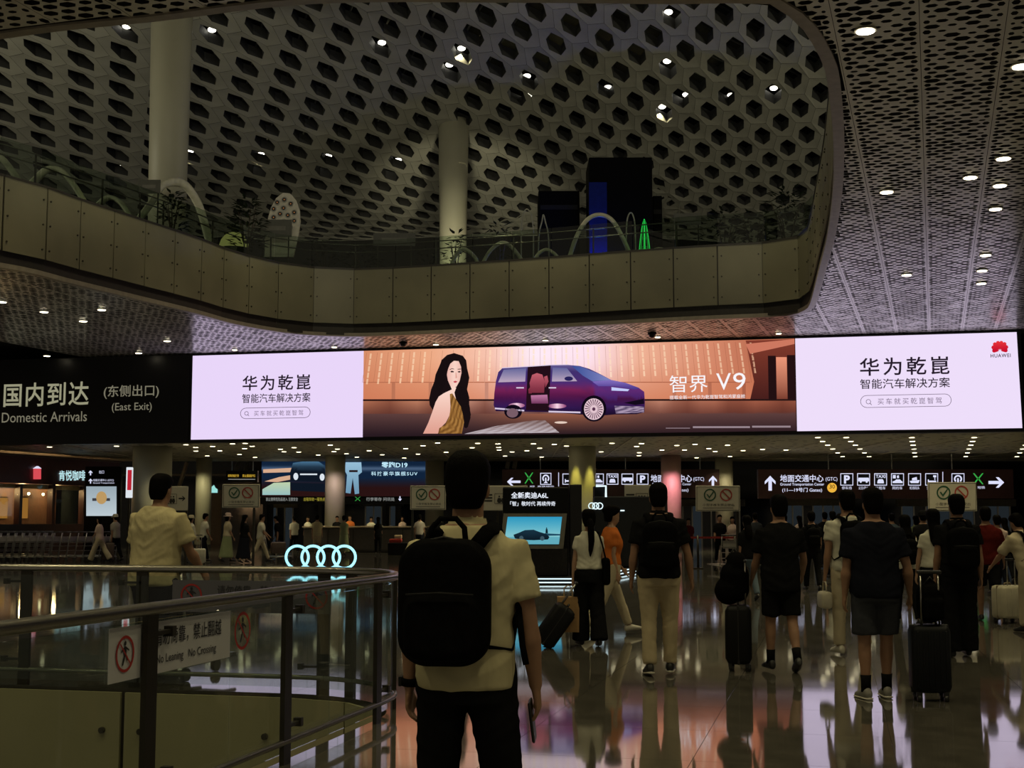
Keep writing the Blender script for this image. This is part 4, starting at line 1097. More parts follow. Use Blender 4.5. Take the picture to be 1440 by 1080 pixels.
# ------------------------------------------------------------------ hanging wayfinding boards
M_maroon = mat('board_maroon', (.05, .013, .015), .45); SW = emi('sign_white', (.72, .74, .95), 1.0); SG = emi('sign_green', (.05, .5, .08), .7)
SNV = mat('icon_navy', (.01, .012, .04), .4)
def sign_base(px0, py0, px1, py1, d, label, name='wayfinding_board', material=None, cat='sign'):
    a, b = at(px0, py0, d), at(px1, py1, d)
    o = thing(name, label, cat, ((a.x + b.x) / 2, d, (a.z + b.z) / 2))
    org = V((a.x + b.x) / 2, d, (a.z + b.z) / 2)
    MB().box((0, .15, 0), (b.x - a.x, .3, a.z - b.z)).build('panel', material or M_maroon, o)
    return o, (lambda x, y, k=0: at(x, y, d) - org + V(0, -.012 - .004 * k, 0))
def arrow(P, o, pts, material, name='arrow'):
    return MB().poly([P(x, y) for x, y in pts]).build(name, material, o)
def frame_icon(P, o, x0, y0, x1, y1, w=1.0):
    m = MB()
    for q in (rect(x0, y0, x1, y0 + w), rect(x0, y1 - w, x1, y1), rect(x0, y0, x0 + w, y1), rect(x1 - w, y0, x1, y1)): m.quad(*[P(x, y, 1) for x, y in q])
    m.build('icon_frame', SW, o); MB().quad(*[P(x, y) for x, y in rect(x0, y0, x1, y1)]).build('icon_field', SNV, o)
def icon(P, o, kind, x0, y0, x1, y1):
    frame_icon(P, o, x0, y0, x1, y1)
    w, h = x1 - x0, y1 - y0; U = lambda u, v: P(x0 + w * u, y0 + h * v, 2); m = MB()
    pr = lambda L: m.poly([U(a, b) for a, b in L])
    if kind == 'P': lettering('P', 'lettering', SW, lambda x, y: P(x, y, 2), (x0 + w * .28, y0 + h * .16, x0 + w * .74, y0 + h * .84), o, .04); return
    if kind == 'bus':
        pr([(.1, .36), (.9, .36), (.93, .55), (.93, .66), (.07, .66), (.07, .5)]); pr(oval(.28, .7, .08, .08, 10)); pr(oval(.74, .7, .08, .08, 10))
    elif kind == 'taxi':
        lettering('TAXI', 'lettering', SW, lambda x, y: P(x, y, 2), (x0 + w * .12, y0 + h * .12, x0 + w * .88, y0 + h * .38), o, .02)
        pr([(.34, .48), (.66, .48), (.74, .62), (.76, .82), (.24, .82), (.26, .62)])
    elif kind == 'car':
        pr([(.12, .66), (.3, .6), (.4, .5), (.68, .5), (.8, .62), (.9, .68), (.9, .8), (.12, .8)]); pr([(.14, .14), (.36, .14), (.36, .42), (.14, .42)]); pr([(.45, .2), (.6, .16), (.62, .38), (.47, .4)])
    elif kind == 'ship': pr([(.12, .62), (.9, .55), (.8, .8), (.2, .8)]); pr([(.3, .4), (.66, .3), (.7, .54), (.3, .58)])
    elif kind == 'hotel': pr([(.2, .5), (.28, .5), (.28, .6), (.85, .6), (.85, .82), (.77, .82), (.77, .74), (.28, .74), (.28, .82), (.2, .82)]); pr([(.62, .16), (.86, .16), (.86, .32), (.78, .32), (.78, .56), (.72, .56), (.72, .32), (.62, .32)])
    elif kind == 'train':
        for k in range(14):
            a, b = math.radians(130 + 280 * k / 14), math.radians(130 + 280 * (k + 1) / 14)
            m.quad(U(.5 + .32 * math.cos(a), .46 + .32 * math.sin(a)), U(.5 + .32 * math.cos(b), .46 + .32 * math.sin(b)), U(.5 + .2 * math.cos(b), .46 + .2 * math.sin(b)), U(.5 + .2 * math.cos(a), .46 + .2 * math.sin(a)))
        pr([(.44, .4), (.56, .4), (.56, .74), (.7, .86), (.3, .86), (.44, .74)])
    m.build('icon', SW, o)
def green_mark(P, o, x0, y0, x1, y1):
    m = MB(); w, h = x1 - x0, y1 - y0; U = lambda u, v: P(x0 + w * u, y0 + h * v)
    for L in ([(0, 0), (.14, 0), (.5, .42), (.4, .5)], [(1, 0), (.86, 0), (.5, .42), (.6, .5)], [(0, 1), (.14, 1), (.5, .58), (.4, .5)], [(1, 1), (.86, 1), (.5, .58), (.6, .5)]): m.poly([U(a, b) for a, b in L])
    m.build('green_mark', SG, o)
upar = lambda cx, y0, y1, w: [(cx, y0), (cx + w, y0 + w * 1.05), (cx + w, y0 + w * 1.6), (cx + w * .32, y0 + w * .95), (cx + w * .32, y1), (cx - w * .32, y1), (cx - w * .32, y0 + w * .95), (cx - w, y0 + w * 1.6), (cx - w, y0 + w * 1.05)]
rtar = lambda x0, x1, cy, w, s_=1: [(x1, cy), (x1 - s_ * w * 1.05, cy - w), (x1 - s_ * w * 1.6, cy - w), (x1 - s_ * w * .95, cy - w * .3), (x0, cy - w * .3), (x0, cy + w * .3), (x1 - s_ * w * .95, cy + w * .3), (x1 - s_ * w * 1.6, cy + w), (x1 - s_ * w * 1.05, cy + w)]
o, P = sign_base(1066, 660, 1426, 701, 64, 'dark red ground transport board with icons and a right arrow at its end')
arrow(P, o, upar(1083, 669, 690, 7.6), SW)
lettering('地面交通中心', 'lettering', SW, P, (1097, 667.5, 1158, 677.8), o, .012)
lettering('(GTC)', 'lettering', SW, P, (1161, 671, 1177.5, 677.5), o)
lettering('Ground Transportation Center', 'lettering', SW, P, (1097, 679, 1159, 684), o, .008)
lettering('(11—19号门 Gates)', 'lettering', SW, P, (1100, 685.8, 1156, 692.8), o, .008)
MB().poly([P(x, y) for x, y in oval(1170, 685.8, 6.8, 6.8)]).build('yellow_disc', emi('sign_yellow', (.85, .45, .05), 1.0), o)
for ch, x in (('3', 1166), ('0', 1170.3)): lettering(ch, 'lettering', mat('disc_ink', (.15, .06, .01), .5), lambda x, y: P(x, y, 2), (x, 681.5, x + 3.6, 687), o)
for kind, x, cap_ in (('P', 1181.7, '停车场'), ('bus', 1205.3, '公交/巴士'), ('taxi', 1229.2, '出租车'), ('car', 1253, '网约车'), ('ship', 1277, '机场码头'), ('hotel', 1301, '酒店'), ('train', 1338, '地铁')):
    icon(P, o, kind, x, 665.6, x + 18, 682.8)
    lettering(cap_, 'lettering', SW, P, (x + 2, 684, x + 16, 688.4), o)
MB().quad(*[P(x, y) for x, y in rect(1325.2, 663.5, 1326.2, 684)]).build('divider', SW, o)
green_mark(P, o, 1368, 665.5, 1383, 681); lettering('地铁', 'lettering', SW, P, (1374.5, 683.5, 1385, 687.5), o)
arrow(P, o, rtar(1390, 1412, 678.5, 7.4), SW)
for x in (1166, 1255.5, 1340): MB().tube([P(x, 660) + V(0, .15, 0), V(P(x, 660).x, .15, ZL - o.location.z)], .025, 6).build('hanger', M_steel, o)
o, P = sign_base(706, 660, 1012, 700, 68, 'dark red wayfinding board with a left arrow, partly behind the columns')
arrow(P, o, rtar(732, 713, 677.5, 5.6, -1), SW); green_mark(P, o, 737.5, 664.5, 750, 680)
icon(P, o, 'train', 759.7, 665, 775.3, 681.7); lettering('地铁', 'lettering', SW, P, (745, 682.8, 752, 685.2), o); lettering('高铁城际', 'lettering', SW, P, (756, 682.8, 779, 685.2), o)
MB().quad(*[P(x, y) for x, y in rect(785.1, 664.5, 786, 684)]).build('divider', SW, o)
for kind, x in (('hotel', 791), ('ship', 812), ('car', 832.5), ('taxi', 853), ('bus', 874), ('P', 895.3)): icon(P, o, kind, x, 666, x + 16.5, 681.5)
lettering('地面交通中心', 'lettering', SW, P, (915, 667.5, 973, 678), o, .012); lettering('(GTC)', 'lettering', SW, P, (975, 671, 990, 677.5), o)
lettering('Ground Transportation Center', 'lettering', SW, P, (917, 679, 972, 683.5), o); lettering('(1—10号门 Gates)', 'lettering', SW, P, (918, 686, 968, 692.5), o)
arrow(P, o, upar(1002.5, 669, 683, 5.6), SW)
for x in (760, 880, 985): MB().tube([P(x, 660) + V(0, .15, 0), V(P(x, 660).x, .15, ZL - o.location.z)], .025, 6).build('hanger', M_steel, o)

# ------------------------------------------------------------------ white boards on posts
M_bd = mat('board_cream', (.60, .56, .46), .5, var=.03); M_bg = mat('board_green', (.02, .10, .05), .5); M_br = mat('board_red', (.42, .05, .04), .5); M_bk = mat('board_ink', (.03, .028, .025), .5)
def ring_pts(m, P, cx, cy, r, w, k=1):
    for q in range(20):
        a, b = 2 * math.pi * q / 20, 2 * math.pi * (q + 1) / 20
        m.quad(P(cx + r * math.cos(a), cy + r * math.sin(a), k), P(cx + r * math.cos(b), cy + r * math.sin(b), k), P(cx + (r - w) * math.cos(b), cy + (r - w) * math.sin(b), k), P(cx + (r - w) * math.cos(a), cy + (r - w) * math.sin(a), k))
def post_board(px0, py0, px1, py1, d, label, kind, poles):
    a, b = at(px0, py0, d), at(px1, py1, d); cx = (a.x + b.x) / 2; w, h = b.x - a.x, a.z - b.z
    o = thing('cart_notice_board' if kind == 'cart' else 'direction_board', label, 'sign', (cx, d, 0))
    MB().rbox((0, 0, 0), (w, .04, h), .015).build('panel', M_bd, o, loc=(0, 0, (a.z + b.z) / 2))
    P = lambda x, y, k=0: at(x, y, d) - V(cx, d, 0) + V(0, -.024 - .003 * k, 0)
    W, H_ = px1 - px0, py1 - py0; X = lambda u: px0 + W * u; Y = lambda v: py0 + H_ * v
    if kind == 'cart':
        m = MB()
        for q in outline(rect(X(.03), Y(.04), X(.97), Y(.96)), .7): m.quad(*[P(x, y) for x, y in q])
        m.build('border', M_bk, o)
        r_ = H_ * .24
        m = MB(); ring_pts(m, P, X(.32), Y(.36), r_, r_ * .2); m.poly([P(X(.32) + r_ * u, Y(.36) + r_ * v, 2) for u, v in ((-.55, -.05), (-.4, -.15), (-.1, .25), (.5, -.55), (.62, -.42), (-.08, .58))]); m.build('green_tick', M_bg, o)
        m = MB(); ring_pts(m, P, X(.68), Y(.36), r_, r_ * .2); m.quad(*[P(X(.68) + r_ * u, Y(.36) + r_ * v, 2) for u, v in ((-.68, -.55), (-.55, -.68), (.68, .55), (.55, .68))]); m.build('red_ban', M_br, o)
        lettering('小型手推车禁止驶出', 'lettering', M_bk, P, (X(.16), Y(.70), X(.86), Y(.80)), o)
        MB().quad(*[P(x, y) for x, y in rect(X(.16), Y(.85), X(.84), Y(.885))]).build('small_print', mat('small_print', (.25, .23, .2), .5), o)
    else:
        m = MB()
        for q in outline(rect(X(.34), Y(.32), X(.68), Y(.72)), .6): m.quad(*[P(x, y) for x, y in q])
        m.build('icon_frame', M_bk, o)
        m = MB()
        for u in (.43, .51, .59):
            m.poly([P(x, y, 1) for x, y in oval(X(u), Y(.43), H_ * .035, H_ * .035, 8)]); m.poly([P(X(u + a_), Y(v), 1) for a_, v in ((-.03, .5), (.03, .5), (.045, .62), (.02, .7), (-.02, .7), (-.045, .62))])
        m.build('figures', M_bk, o)
        m = MB()
        for v in (.34, .46, .58): m.quad(*[P(x, y) for x, y in rect(X(.05), Y(v), X(.29), Y(v + .06))])
        m.build('print_lines', M_bk, o)
        if kind == 'right': arrow(P, o, rtar(X(.74), X(.94), Y(.5), H_ * .1), M_bk)
        else: MB().poly([P(X(.74), Y(.62)), P(X(.88), Y(.40)), P(X(.80), Y(.40)), P(X(.81), Y(.34)), P(X(.95), Y(.33)), P(X(.95), Y(.60)), P(X(.91), Y(.60)), P(X(.91), Y(.46)), P(X(.77), Y(.66))]).build('arrow', M_bk, o)
    for x in poles:
        q = at(x, 700, d).x - cx
        MB().rbox((q, .06, a.z / 2), (.07, .07, a.z), .01).build('post', M_dsteel, o); MB().rbox((q, .06, .02), (.4, .3, .04), .01).build('foot', M_dsteel, o)
post_board(313, 681, 365, 714, 41, 'cream cart notice board near the woman in the bucket hat', 'cart', (357,))
post_board(577, 683, 627, 717, 43, 'cream cart notice board just left of the backpacker\'s head', 'cart', (580,))
post_board(978, 683, 1041, 719, 36, 'cream cart notice board between the black-shirted men', 'cart', (1037,))
post_board(1304, 678, 1374, 719, 31, 'cream cart notice board above the man in the black polo', 'cart', (1311,))
post_board(216, 684, 264, 718, 40, 'cream board with a right arrow beside the head of the man in the yellow tee', 'right', (262,))
post_board(672, 683, 742, 718, 42, 'cream board half hidden behind the black advert kiosk', 'right', (700,))
post_board(878, 682, 926, 719, 38, 'cream board with a diagonal arrow near the pinkish column', 'diag', (921,))

# ------------------------------------------------------------------ far advert screens
DA = 75
adv = thing('advert_screen', 'far lit advert screen with a dark car and a white suited figure', 'screen', (0, 0, 0))
PA = lambda x, y, k=0: at(x, y, DA - .02 - .01 * k)
a, b = at(366, 647, DA), at(618, 699, DA); MB().box(((a.x + b.x) / 2, DA + .2, (a.z + b.z) / 2), (b.x - a.x, .3, a.z - b.z)).build('housing', M_ledblack, adv)
art = picture(PA, adv)
art('picture_dusk', [rect(368, 649, 617, 698)], lambda x, y: mix(mix((16, 34, 58), (70, 92, 120), math.exp(-((y - 659) / 3) ** 2)), (40, 18, 18), (y - 672) / 14), 0, 5)
art('picture_sand', [[(370, 660), (410, 658), (410, 664), (370, 665)], [(372, 677), (392, 671), (410, 668), (410, 674), (390, 678)]], (214, 170, 140), 1)
art('picture_pool', [[(369, 688), (385, 679), (408, 678), (408, 696), (369, 696)]], lambda x, y: mix((190, 208, 170), (150, 190, 190), (y - 678) / 16), 1)
art('picture_car', [[(408, 664), (412, 651), (425, 649), (448, 649), (457, 655), (457, 678), (408, 676)], [(408, 679), (457, 680), (457, 692), (410, 690)]], lambda x, y: mix((70, 110, 140), (14, 22, 34), (y - 650) / 10), 2, 2)
art('picture_headlamp', [oval(416, 670, 3.4, 5), oval(453, 671, 3.4, 5), rect(422, 666, 446, 668)], (220, 228, 236), 3)
art('picture_suit', [[(486, 650), (508, 650), (509, 664), (504, 668), (505, 694), (499, 695), (496, 672), (493, 694), (486, 693), (488, 668), (485, 662)]], lambda x, y: mix((150, 190, 214), (110, 150, 176), (y - 650) / 40), 2, 2)
art('picture_suit_belt', [rect(491, 661, 503, 664)], (40, 24, 26), 3)
CYL = emi('advert_letters', (.55, .85, 1.0), 1.0)
lettering('零跑D19', 'lettering', CYL, lambda x, y: PA(x, y, 3), (536.5, 649.5, 573, 658), adv, .02)
lettering('科技豪华旗舰SUV', 'lettering', CYL, lambda x, y: PA(x, y, 3), (522, 663, 587, 669), adv, .01, 1.3)
art('picture_badge', [oval(611, 677, 6.4, 6.4)], (150, 220, 236), 2)
MB().poly([PA(x, y, 4) for x, y in ((606, 676), (611, 672), (611, 675), (616, 675), (616, 679), (611, 679), (611, 682))]).build('badge_arrow', M_ledblack, adv)
# info band below
o, P = sign_base(366, 700, 625, 709, 74.4, 'low black band of small signs under the far advert screens', 'info_band', M_ledblack)
for body, x0, x1, mm in (('禁止携带危险品进入 注意安全', 374, 419, emi('band_grey', (.45, .47, .45), .7)), ('出租车统一服务点', 427, 457, emi('band_yellow', (.5, .42, .05), .8)), ('行李寄存 问讯处', 515, 555, emi('band_grey', (.45, .47, .45), .7))):
    lettering(body, 'lettering', mm, P, (x0, 699.5, x1, 704.5), o)
for x in (372, 450, 540, 618): MB().box((P(x, 705).x, .15, -o.location.z / 2), (.2, .2, o.location.z)).build('stand', M_ledblack, o)
arrow(P, o, [(x, 1402.5 - y) for x, y in upar(562.5, 698, 704.6, 2.2)], SW); green_mark(P, o, 499, 698.5, 507, 704.5)
o, P = sign_base(318, 662, 362, 678, 72, 'small black board with amber lettering above the cart notice', 'amber_board', M_ledblack)
lettering('请带好随身行李', 'lettering', emi('amber', (.8, .5, .05), .9), P, (320.5, 667, 336, 671), o); lettering('禁止翻越护栏', 'lettering', emi('amber', (.8, .5, .05), .9), P, (341, 667, 359, 671), o)
MB().quad(*[P(x, y) for x, y in rect(321, 673.6, 359, 674.4)]).build('small_print', emi('band_grey', (.45, .47, .45), .7), o)

for x in (325, 355): MB().tube([P(x, 663) + V(0, .15, 0), V(P(x, 663).x, .15, ZL - o.location.z)], .03, 6).build('hanger', M_steel, o)
for x in (380, 470, 560, 610): MB().box((at(x, 700, 75.3).x, 75.4, at(x, 700, 75).z / 2), (.3, .3, at(x, 700, 75).z)).build('stand', M_ledblack, adv)

# ------------------------------------------------------------------ coffee shop on the left
FA, FB = at(-40, 700, 58.5), at(180, 700, 69.5); FU = Vector((FB.x - FA.x, FB.y - FA.y, 0)).normalized(); FN = Vector((FU.y, -FU.x, 0))
def PF(x, y, k=0):
    r = ray(x, y); o_ = V(0, 0, HC); return o_ + r * ((FA - o_).dot(FN) / r.dot(FN)) + FN * (.02 + .01 * k)
shop = thing('coffee_shop', 'dark red coffee shop front with lit white lettering and amber posters', 'shop', (0, 0, 0))
def fbox(x0, y0, x1, y1, th, name, mm, out=0.0):
    a, b = PF(x0, y0), PF(x1, y0); zt, zb_ = PF((x0 + x1) / 2, y0).z, PF((x0 + x1) / 2, y1).z
    q = [V(a.x, a.y, zb_), V(b.x, b.y, zb_), V(b.x, b.y, zt), V(a.x, a.y, zt)]
    return MB().prism([p + FN * out for p in q], -FN * th).build(name, mm, shop, fixn=True)
m_red = mat('shop_red', (.075, .010, .009), .4)
fbox(-40, 644, 168, 681, .6, 'fascia', m_red); fbox(-40, 641, 170, 644, .7, 'cornice', mat('shop_cornice', (.10, .055, .04), .5), .05)
fbox(-40, 737, 168, 775, .5, 'plinth', mat('shop_plinth', (.03, .012, .01), .4))
for x in (28, 74, 118): fbox(x, 681, x + 4, 737, .3, 'mullion', mat('shop_mullion', (.04, .014, .012), .4))
for x0, x1 in ((-40, 28), (32, 74), (78, 118)): fbox(x0, 681, x1, 737, .02, 'pane', M_glass, -.1)
fbox(-40, 681, 118, 737, .1, 'back_wall', mat('shop_inside', (.16, .085, .05), .6), -1.6)
M_post_ = emi('poster_amber', srgb(196, 132, 60), .7)
for x0, x1 in ((2, 15.5), (32, 44)):
    fr_ = fbox(x0 - 1, 698, x1 + 1, 731, .05, 'poster', mat('poster_frame', (.25, .13, .05), .5), -.2)
    a, b = PF(x0, 700), PF(x1, 700); zt, zb_ = PF(x0, 700).z, PF(x0, 729).z
    MB().quad(*[q - FN * .18 for q in (V(a.x, a.y, zb_), V(b.x, b.y, zb_), V(b.x, b.y, zt), V(a.x, a.y, zt))]).build('poster_picture', M_post_, fr_)
for (x, y) in ((54, 693), (70, 694), (90, 695), (102, 696)):
    p = PF(x, y) - FN * 1.2; MB().ell(p, (.07, .07, .07), 8, 5).build('shop_lamp', M_lamp2, shop)
lettering('肯悦咖啡', 'lettering', emi('shop_letters', (.6, .95, 1.0), 1.0), lambda x, y: PF(x, y, 4), (81.5, 661.5, 118.5, 676), shop, .008)
MB().prism([PF(x, y, 3) for x, y in rect(45.5, 659, 54, 674)], FN * .1).build('hanging_lantern', emi('lantern_red', (.75, .08, .1), .9), shop, fixn=True)
MB().prism([PF(x, y, 3) for x, y in ((44.5, 659), (50, 655.5), (55, 659))], FN * .1).build('lantern_roof', SW, shop, fixn=True)
fbox(-40, 681, 118, 687, .05, 'lit_band', mat('shop_band', (.3, .24, .14), .5), -.25)
for x in (10, 52, 98):
    l = bpy.data.lights.new('shop_fill', 'POINT'); l.energy = 70; l.color = (1, .6, .28); l.shadow_soft_size = .15  # point lights added to brighten the shop inside
    q = bpy.data.objects.new('shop_fill', l); COL.objects.link(q); q.location = PF(x, 690) - FN * .8
# directory totem and light box
dt = at(143, 700, 63); tot = thing('directory_totem', 'black directory totem with arrows over a pale lit map', 'sign', (dt.x, 63, 0))
PD = lambda x, y, k=0: at(x, y, 63) - V(dt.x, 63, 0) + V(0, -.02 - .006 * k, 0)
a, b = PD(120, 656), PD(168, 740); MB().rbox(((a.x + b.x) / 2, .15, a.z / 2), (b.x - a.x, .3, a.z), .03).build('body', M_black, tot)
art = picture(PD, tot)
art('map_field', [rect(121.5, 684, 164, 725.5)], lambda x, y: mix((150, 166, 176), (186, 200, 208), (y - 684) / 40), 0, 2)
art('map_hall', [oval(143, 700, 7.5, 9)], (186, 150, 96), 1); art('map_wings', [rect(130, 700.5, 136, 704.5), rect(149, 700.5, 155, 704.5)], (60, 60, 66), 1)
for y in (661.5, 673): arrow(PD, tot, upar(127.5, y, y + 7, 2.6), SW)
lettering('出口', 'lettering', SW, PD, (139.5, 661.5, 146.5, 666), tot); lettering('地面交通中心 (GTC)', 'lettering', SW, PD, (131, 673.5, 160, 677.5), tot); lettering('Ground Transportation', 'lettering', SW, PD, (131, 678, 161, 680.8), tot)
lb = at(180.5, 700, 56); lbx = thing('light_box', 'slim red and white light box on the edge of the broad column', 'sign', (lb.x, 56, 0))
a, b = at(177, 657, 56), at(184, 700, 56)
MB().rbox((0, .1, (a.z + b.z) / 2), (b.x - a.x, .2, a.z - b.z), .02).build('white_case', emi('box_white', (.8, .85, .9), .9), lbx)
MB().box((.03, -.01, (a.z + b.z) / 2 + .1), ((b.x - a.x) * .7, .02, (a.z - b.z) * .66)).build('red_face', emi('box_red', (.6, .02, .04), .8), lbx)
MB().rbox((.0, .1, b.z / 2), (.08, .08, b.z), .01).build('post', M_dsteel, lbx)

# ------------------------------------------------------------------ far wall: lit door glass, lintels, struts, counter
m_blue = emi('door_blue', srgb(40, 46, 50), .55); m_lint = mat('lintel_beige', (.3, .27, .21), .5)
def far_door(x0, x1, y0, d, num, name, panes):
    o = struct(link(name, None))
    a, b = at(x0, y0, d), at(x1, y0, d)
    MB().box(((a.x + b.x) / 2, d, a.z + .2), (b.x - a.x + .6, .4, .4)).build('lintel', m_lint, o)
    w = (b.x - a.x) / num
    for k in range(num):
        MB().box((a.x + w * (k + .5), d + .1, a.z / 2), (w * .94, .04, a.z)).build('door_pane', m_blue if panes[k % len(panes)] else m_night, o)
    for k in range(num + 1): MB().box((a.x + w * k, d + .05, a.z / 2), (.08, .12, a.z)).build('door_frame', M_steel, o)
far_door(1100, 1186, 711, 78, 6, 'door_1', (1, 1, 0, 1, 1))
far_door(1268, 1420, 712, 78, 9, 'door_2', (1, 0, 1, 1, 0))
far_door(960, 1040, 712, 80, 6, 'door_3', (0, 1, 0))
far_door(378, 412, 714, 80, 3, 'door_4', (1, 0, 1))
far_door(514, 560, 712, 80, 4, 'door_5', (1, 1, 0))
for q, (x0, y0, x1, y1) in enumerate(((263, 650, 252, 684), (336, 650, 330, 668), (349, 650, 344, 668), (715, 648, 713, 659), (725, 648, 723, 659))):
    st_ = MB().tube([at(x0, y0, 76), at(x1, y1, 76)], .12, 8).build('trim_2', mat('strut_pale', (.3, .28, .22), .5), smooth=True); struct(st_)
struct(MB().box((at(235, 668, 82).x, 82, at(235, 668, 82).z), (14, .1, .12)).build('trim_3', mat('strut_pale', (.3, .28, .22), .5)))
gl = at(301, 688, 79); o = thing('shop_glow', 'small cyan lit logo window far behind the slim column', 'sign', (gl.x, 79, 0))
MB().poly([at(x, y, 79) - V(gl.x, 79, 0) for x, y in ((297, 693), (297, 685), (301, 682), (303, 686), (306, 688), (306, 693))]).build('glow_panel', emi('cyan_glow', (.35, .8, .75), .9), o)
MB().box((0, .1, gl.z / 2), (.9, .1, gl.z)).build('post', M_dsteel, o)
cn = at(514, 741, 60); ctr = thing('service_counter', 'long dark service counter with a lit top edge at the far middle', 'counter', (cn.x, 60, 0))
a, b = at(428, 741, 60), at(602, 741, 60); w = b.x - a.x
MB().rbox((0, .4, a.z / 2 - .02), (w, .8, a.z - .04), .03).build('body', mat('counter_dark', (.03, .025, .02), .35), ctr); MB().rbox((0, .35, a.z), (w + .1, 1.0, .06), .02).build('top', mat('counter_top', (.45, .36, .26), .4), ctr)
for k in range(5): MB().box((-w / 2 + w * (k + .5) / 5, -.02, a.z / 2), (w / 5 * .92, .03, a.z * .8)).build('front_panel', mat('counter_panel', (.06, .05, .042), .4), ctr)
cf_ = at(560, 760, 55); crate = thing('flower_box', 'small box of red and white parcels before the counter', 'box', (cf_.x, 55, 0))
MB().rbox((0, 0, .25), (.8, .5, .5), .02).build('box', M_black, crate); MB().rbox((-.1, 0, .58), (.5, .4, .16), .04).build('red_parcel', mat('parcel_red', (.4, .03, .02), .5), crate); MB().rbox((.0, 0, .74), (.3, .3, .16), .04).build('pale_parcel', mat('parcel_pale', (.6, .45, .3), .5), crate)
# belt barrier
bl = thing('belt_barrier', 'red belt barrier on dark posts behind the man in khaki trousers', 'barrier', (0, 0, 0)); DB = 40
for x in (938, 981, 1033, 1075):
    p = at(x, 740, DB); MB().tube([V(p.x, DB, .03), V(p.x, DB, .98)], .035, 8).build('post', M_dsteel, bl, True); MB().tube([V(p.x, DB, 0), V(p.x, DB, .03)], .17, 12).build('post_base', M_dsteel, bl)
for x0, x1 in ((938, 981), (981, 1033), (1033, 1075)):
    a, b = at(x0, 742, DB), at(x1, 742, DB); MB().box(((a.x + b.x) / 2, DB, .91), (b.x - a.x - .06, .01, .06)).build('belt', mat('belt_red', (.25, .015, .012), .6), bl)

# ------------------------------------------------------------------ luggage carts
M_cart = mat('cart_steel', (.38, .37, .34), .35, .9); M_cd = mat('cart_dark', (.05, .05, .05), .5)
def cart(label, loc, rz, group=None):
    o = thing('luggage_cart', label, 'cart', loc, rz, group)
    for s_ in (-.26, .26):
        MB().tube([(s_, -.35, .14), (s_, -.42, .55), (s_, -.5, .98)], .017, 6).build('upright', M_cart, o, True)
        MB().tube([(s_, -.4, .14), (s_ * .75, .5, .17)], .02, 6).build('side_rail', M_cart, o, True)
    MB().tube([(-.28, -.51, 1.0), (.28, -.51, 1.0)], .024, 8).build('handle', M_cd, o, True)
    for k in range(3): MB().tube([(-.26, -.42 - .03 * k, .36 + .16 * k), (.26, -.42 - .03 * k, .36 + .16 * k)], .01, 5).build('cross_bar', M_cart, o)
    MB().box((0, .05, .18), (.44, .84, .02)).build('deck', M_cart, o)
    MB().box((0, -.465, .74), (.44, .012, .22)).build('advert_plate', mat('cart_plate', (.35, .33, .3), .5), o)
    for x, y in ((-.24, -.36), (.24, -.36), (0, .46)):
        MB().tube([(x - .02, y, .06), (x + .02, y, .06)], .06, 10).build('wheel', M_cd, o)
    return o
c0 = cart('empty luggage cart in the nested row before the coffee shop', at(66, 700, 47.5) * 0 + V(at(66, 700, 47.5).x, 47.5, 0), math.radians(75), 'nested carts before the coffee shop')
for k in range(1, 8): dup(c0, V(at(66, 700, 47.5).x + .27 * k, 47.5 + .05 * k, 0), math.radians(75))
for k in range(1, 9): dup(c0, V(at(66, 700, 47.5).x - .24 * k, 47.5 - .07 * k, 0), math.radians(75))
for k in range(0, 8): dup(c0, V(at(30, 700, 50).x - .24 * k + .6, 50 - .07 * k, 0), math.radians(75))
cart('lone luggage cart with pale panel beside the belt barrier', V(at(1014, 700, 38.5).x, 38.5, 0), math.radians(20))
# ------------------------------------------------------------------ people
SKIN = mat('skin_tan', (.33, .18, .11), .6, var=.08, scale=12); SKIN2 = mat('skin_light', (.42, .25, .165), .6, var=.08, scale=12)
HAIR = mat('hair_black', (.004, .0035, .0035), .6, var=.3, scale=40, bump=.3, bscale=60, stretch=(3, 3, .5), spec=.03)
HAIRB = mat('hair_brown', (.02, .012, .008), .5, var=.3, scale=40, bump=.3, bscale=60)
def cloth(name, col, rough=.9, bump=.9): return mat(name, col, rough, 0, .06, 9, bump, 8, spec=0.0, stretch=(1, 1, .6))
CREAM, YTEE, WTEE = cloth('cloth_cream', (.56, .50, .31)), cloth('cloth_yellow_tee', (.56, .49, .29)), cloth('cloth_white', (.62, .60, .50))
BLK, NAVY, KHAKI, ORANGE = cloth('cloth_black', (.011, .011, .012)), cloth('cloth_navy', (.013, .014, .021)), cloth('cloth_khaki', (.52, .43, .28)), cloth('cloth_orange', (.62, .17, .04))
BEIGE, GREY, RED, GREEN = cloth('cloth_beige', (.52, .45, .32)), cloth('cloth_grey', (.045, .048, .058)), cloth('cloth_red', (.10, .014, .012)), cloth('cloth_sage', (.26, .30, .17))
STRIPE, PINK, DBLUE = cloth('cloth_stripe', (.36, .33, .3)), cloth('cloth_pale_pink', (.6, .46, .42)), cloth('cloth_blue_grey', (.12, .16, .2))
SHOE_B, SHOE_W, SHOE_G = mat('shoe_black', (.012, .012, .012), .5), mat('shoe_white', (.55, .52, .45), .5), mat('shoe_grey', (.22, .21, .19), .6)
TPM = [(.84, .155, .115, 0), (.93, .165, .12, 0), (1.02, .155, .11, 0), (1.12, .152, .108, 0), (1.24, .168, .115, .005), (1.33, .180, .118, 0), (1.38, .172, .106, -.005), (1.42, .142, .09, -.01), (1.455, .102, .076, -.008), (1.49, .074, .066, -.004)]
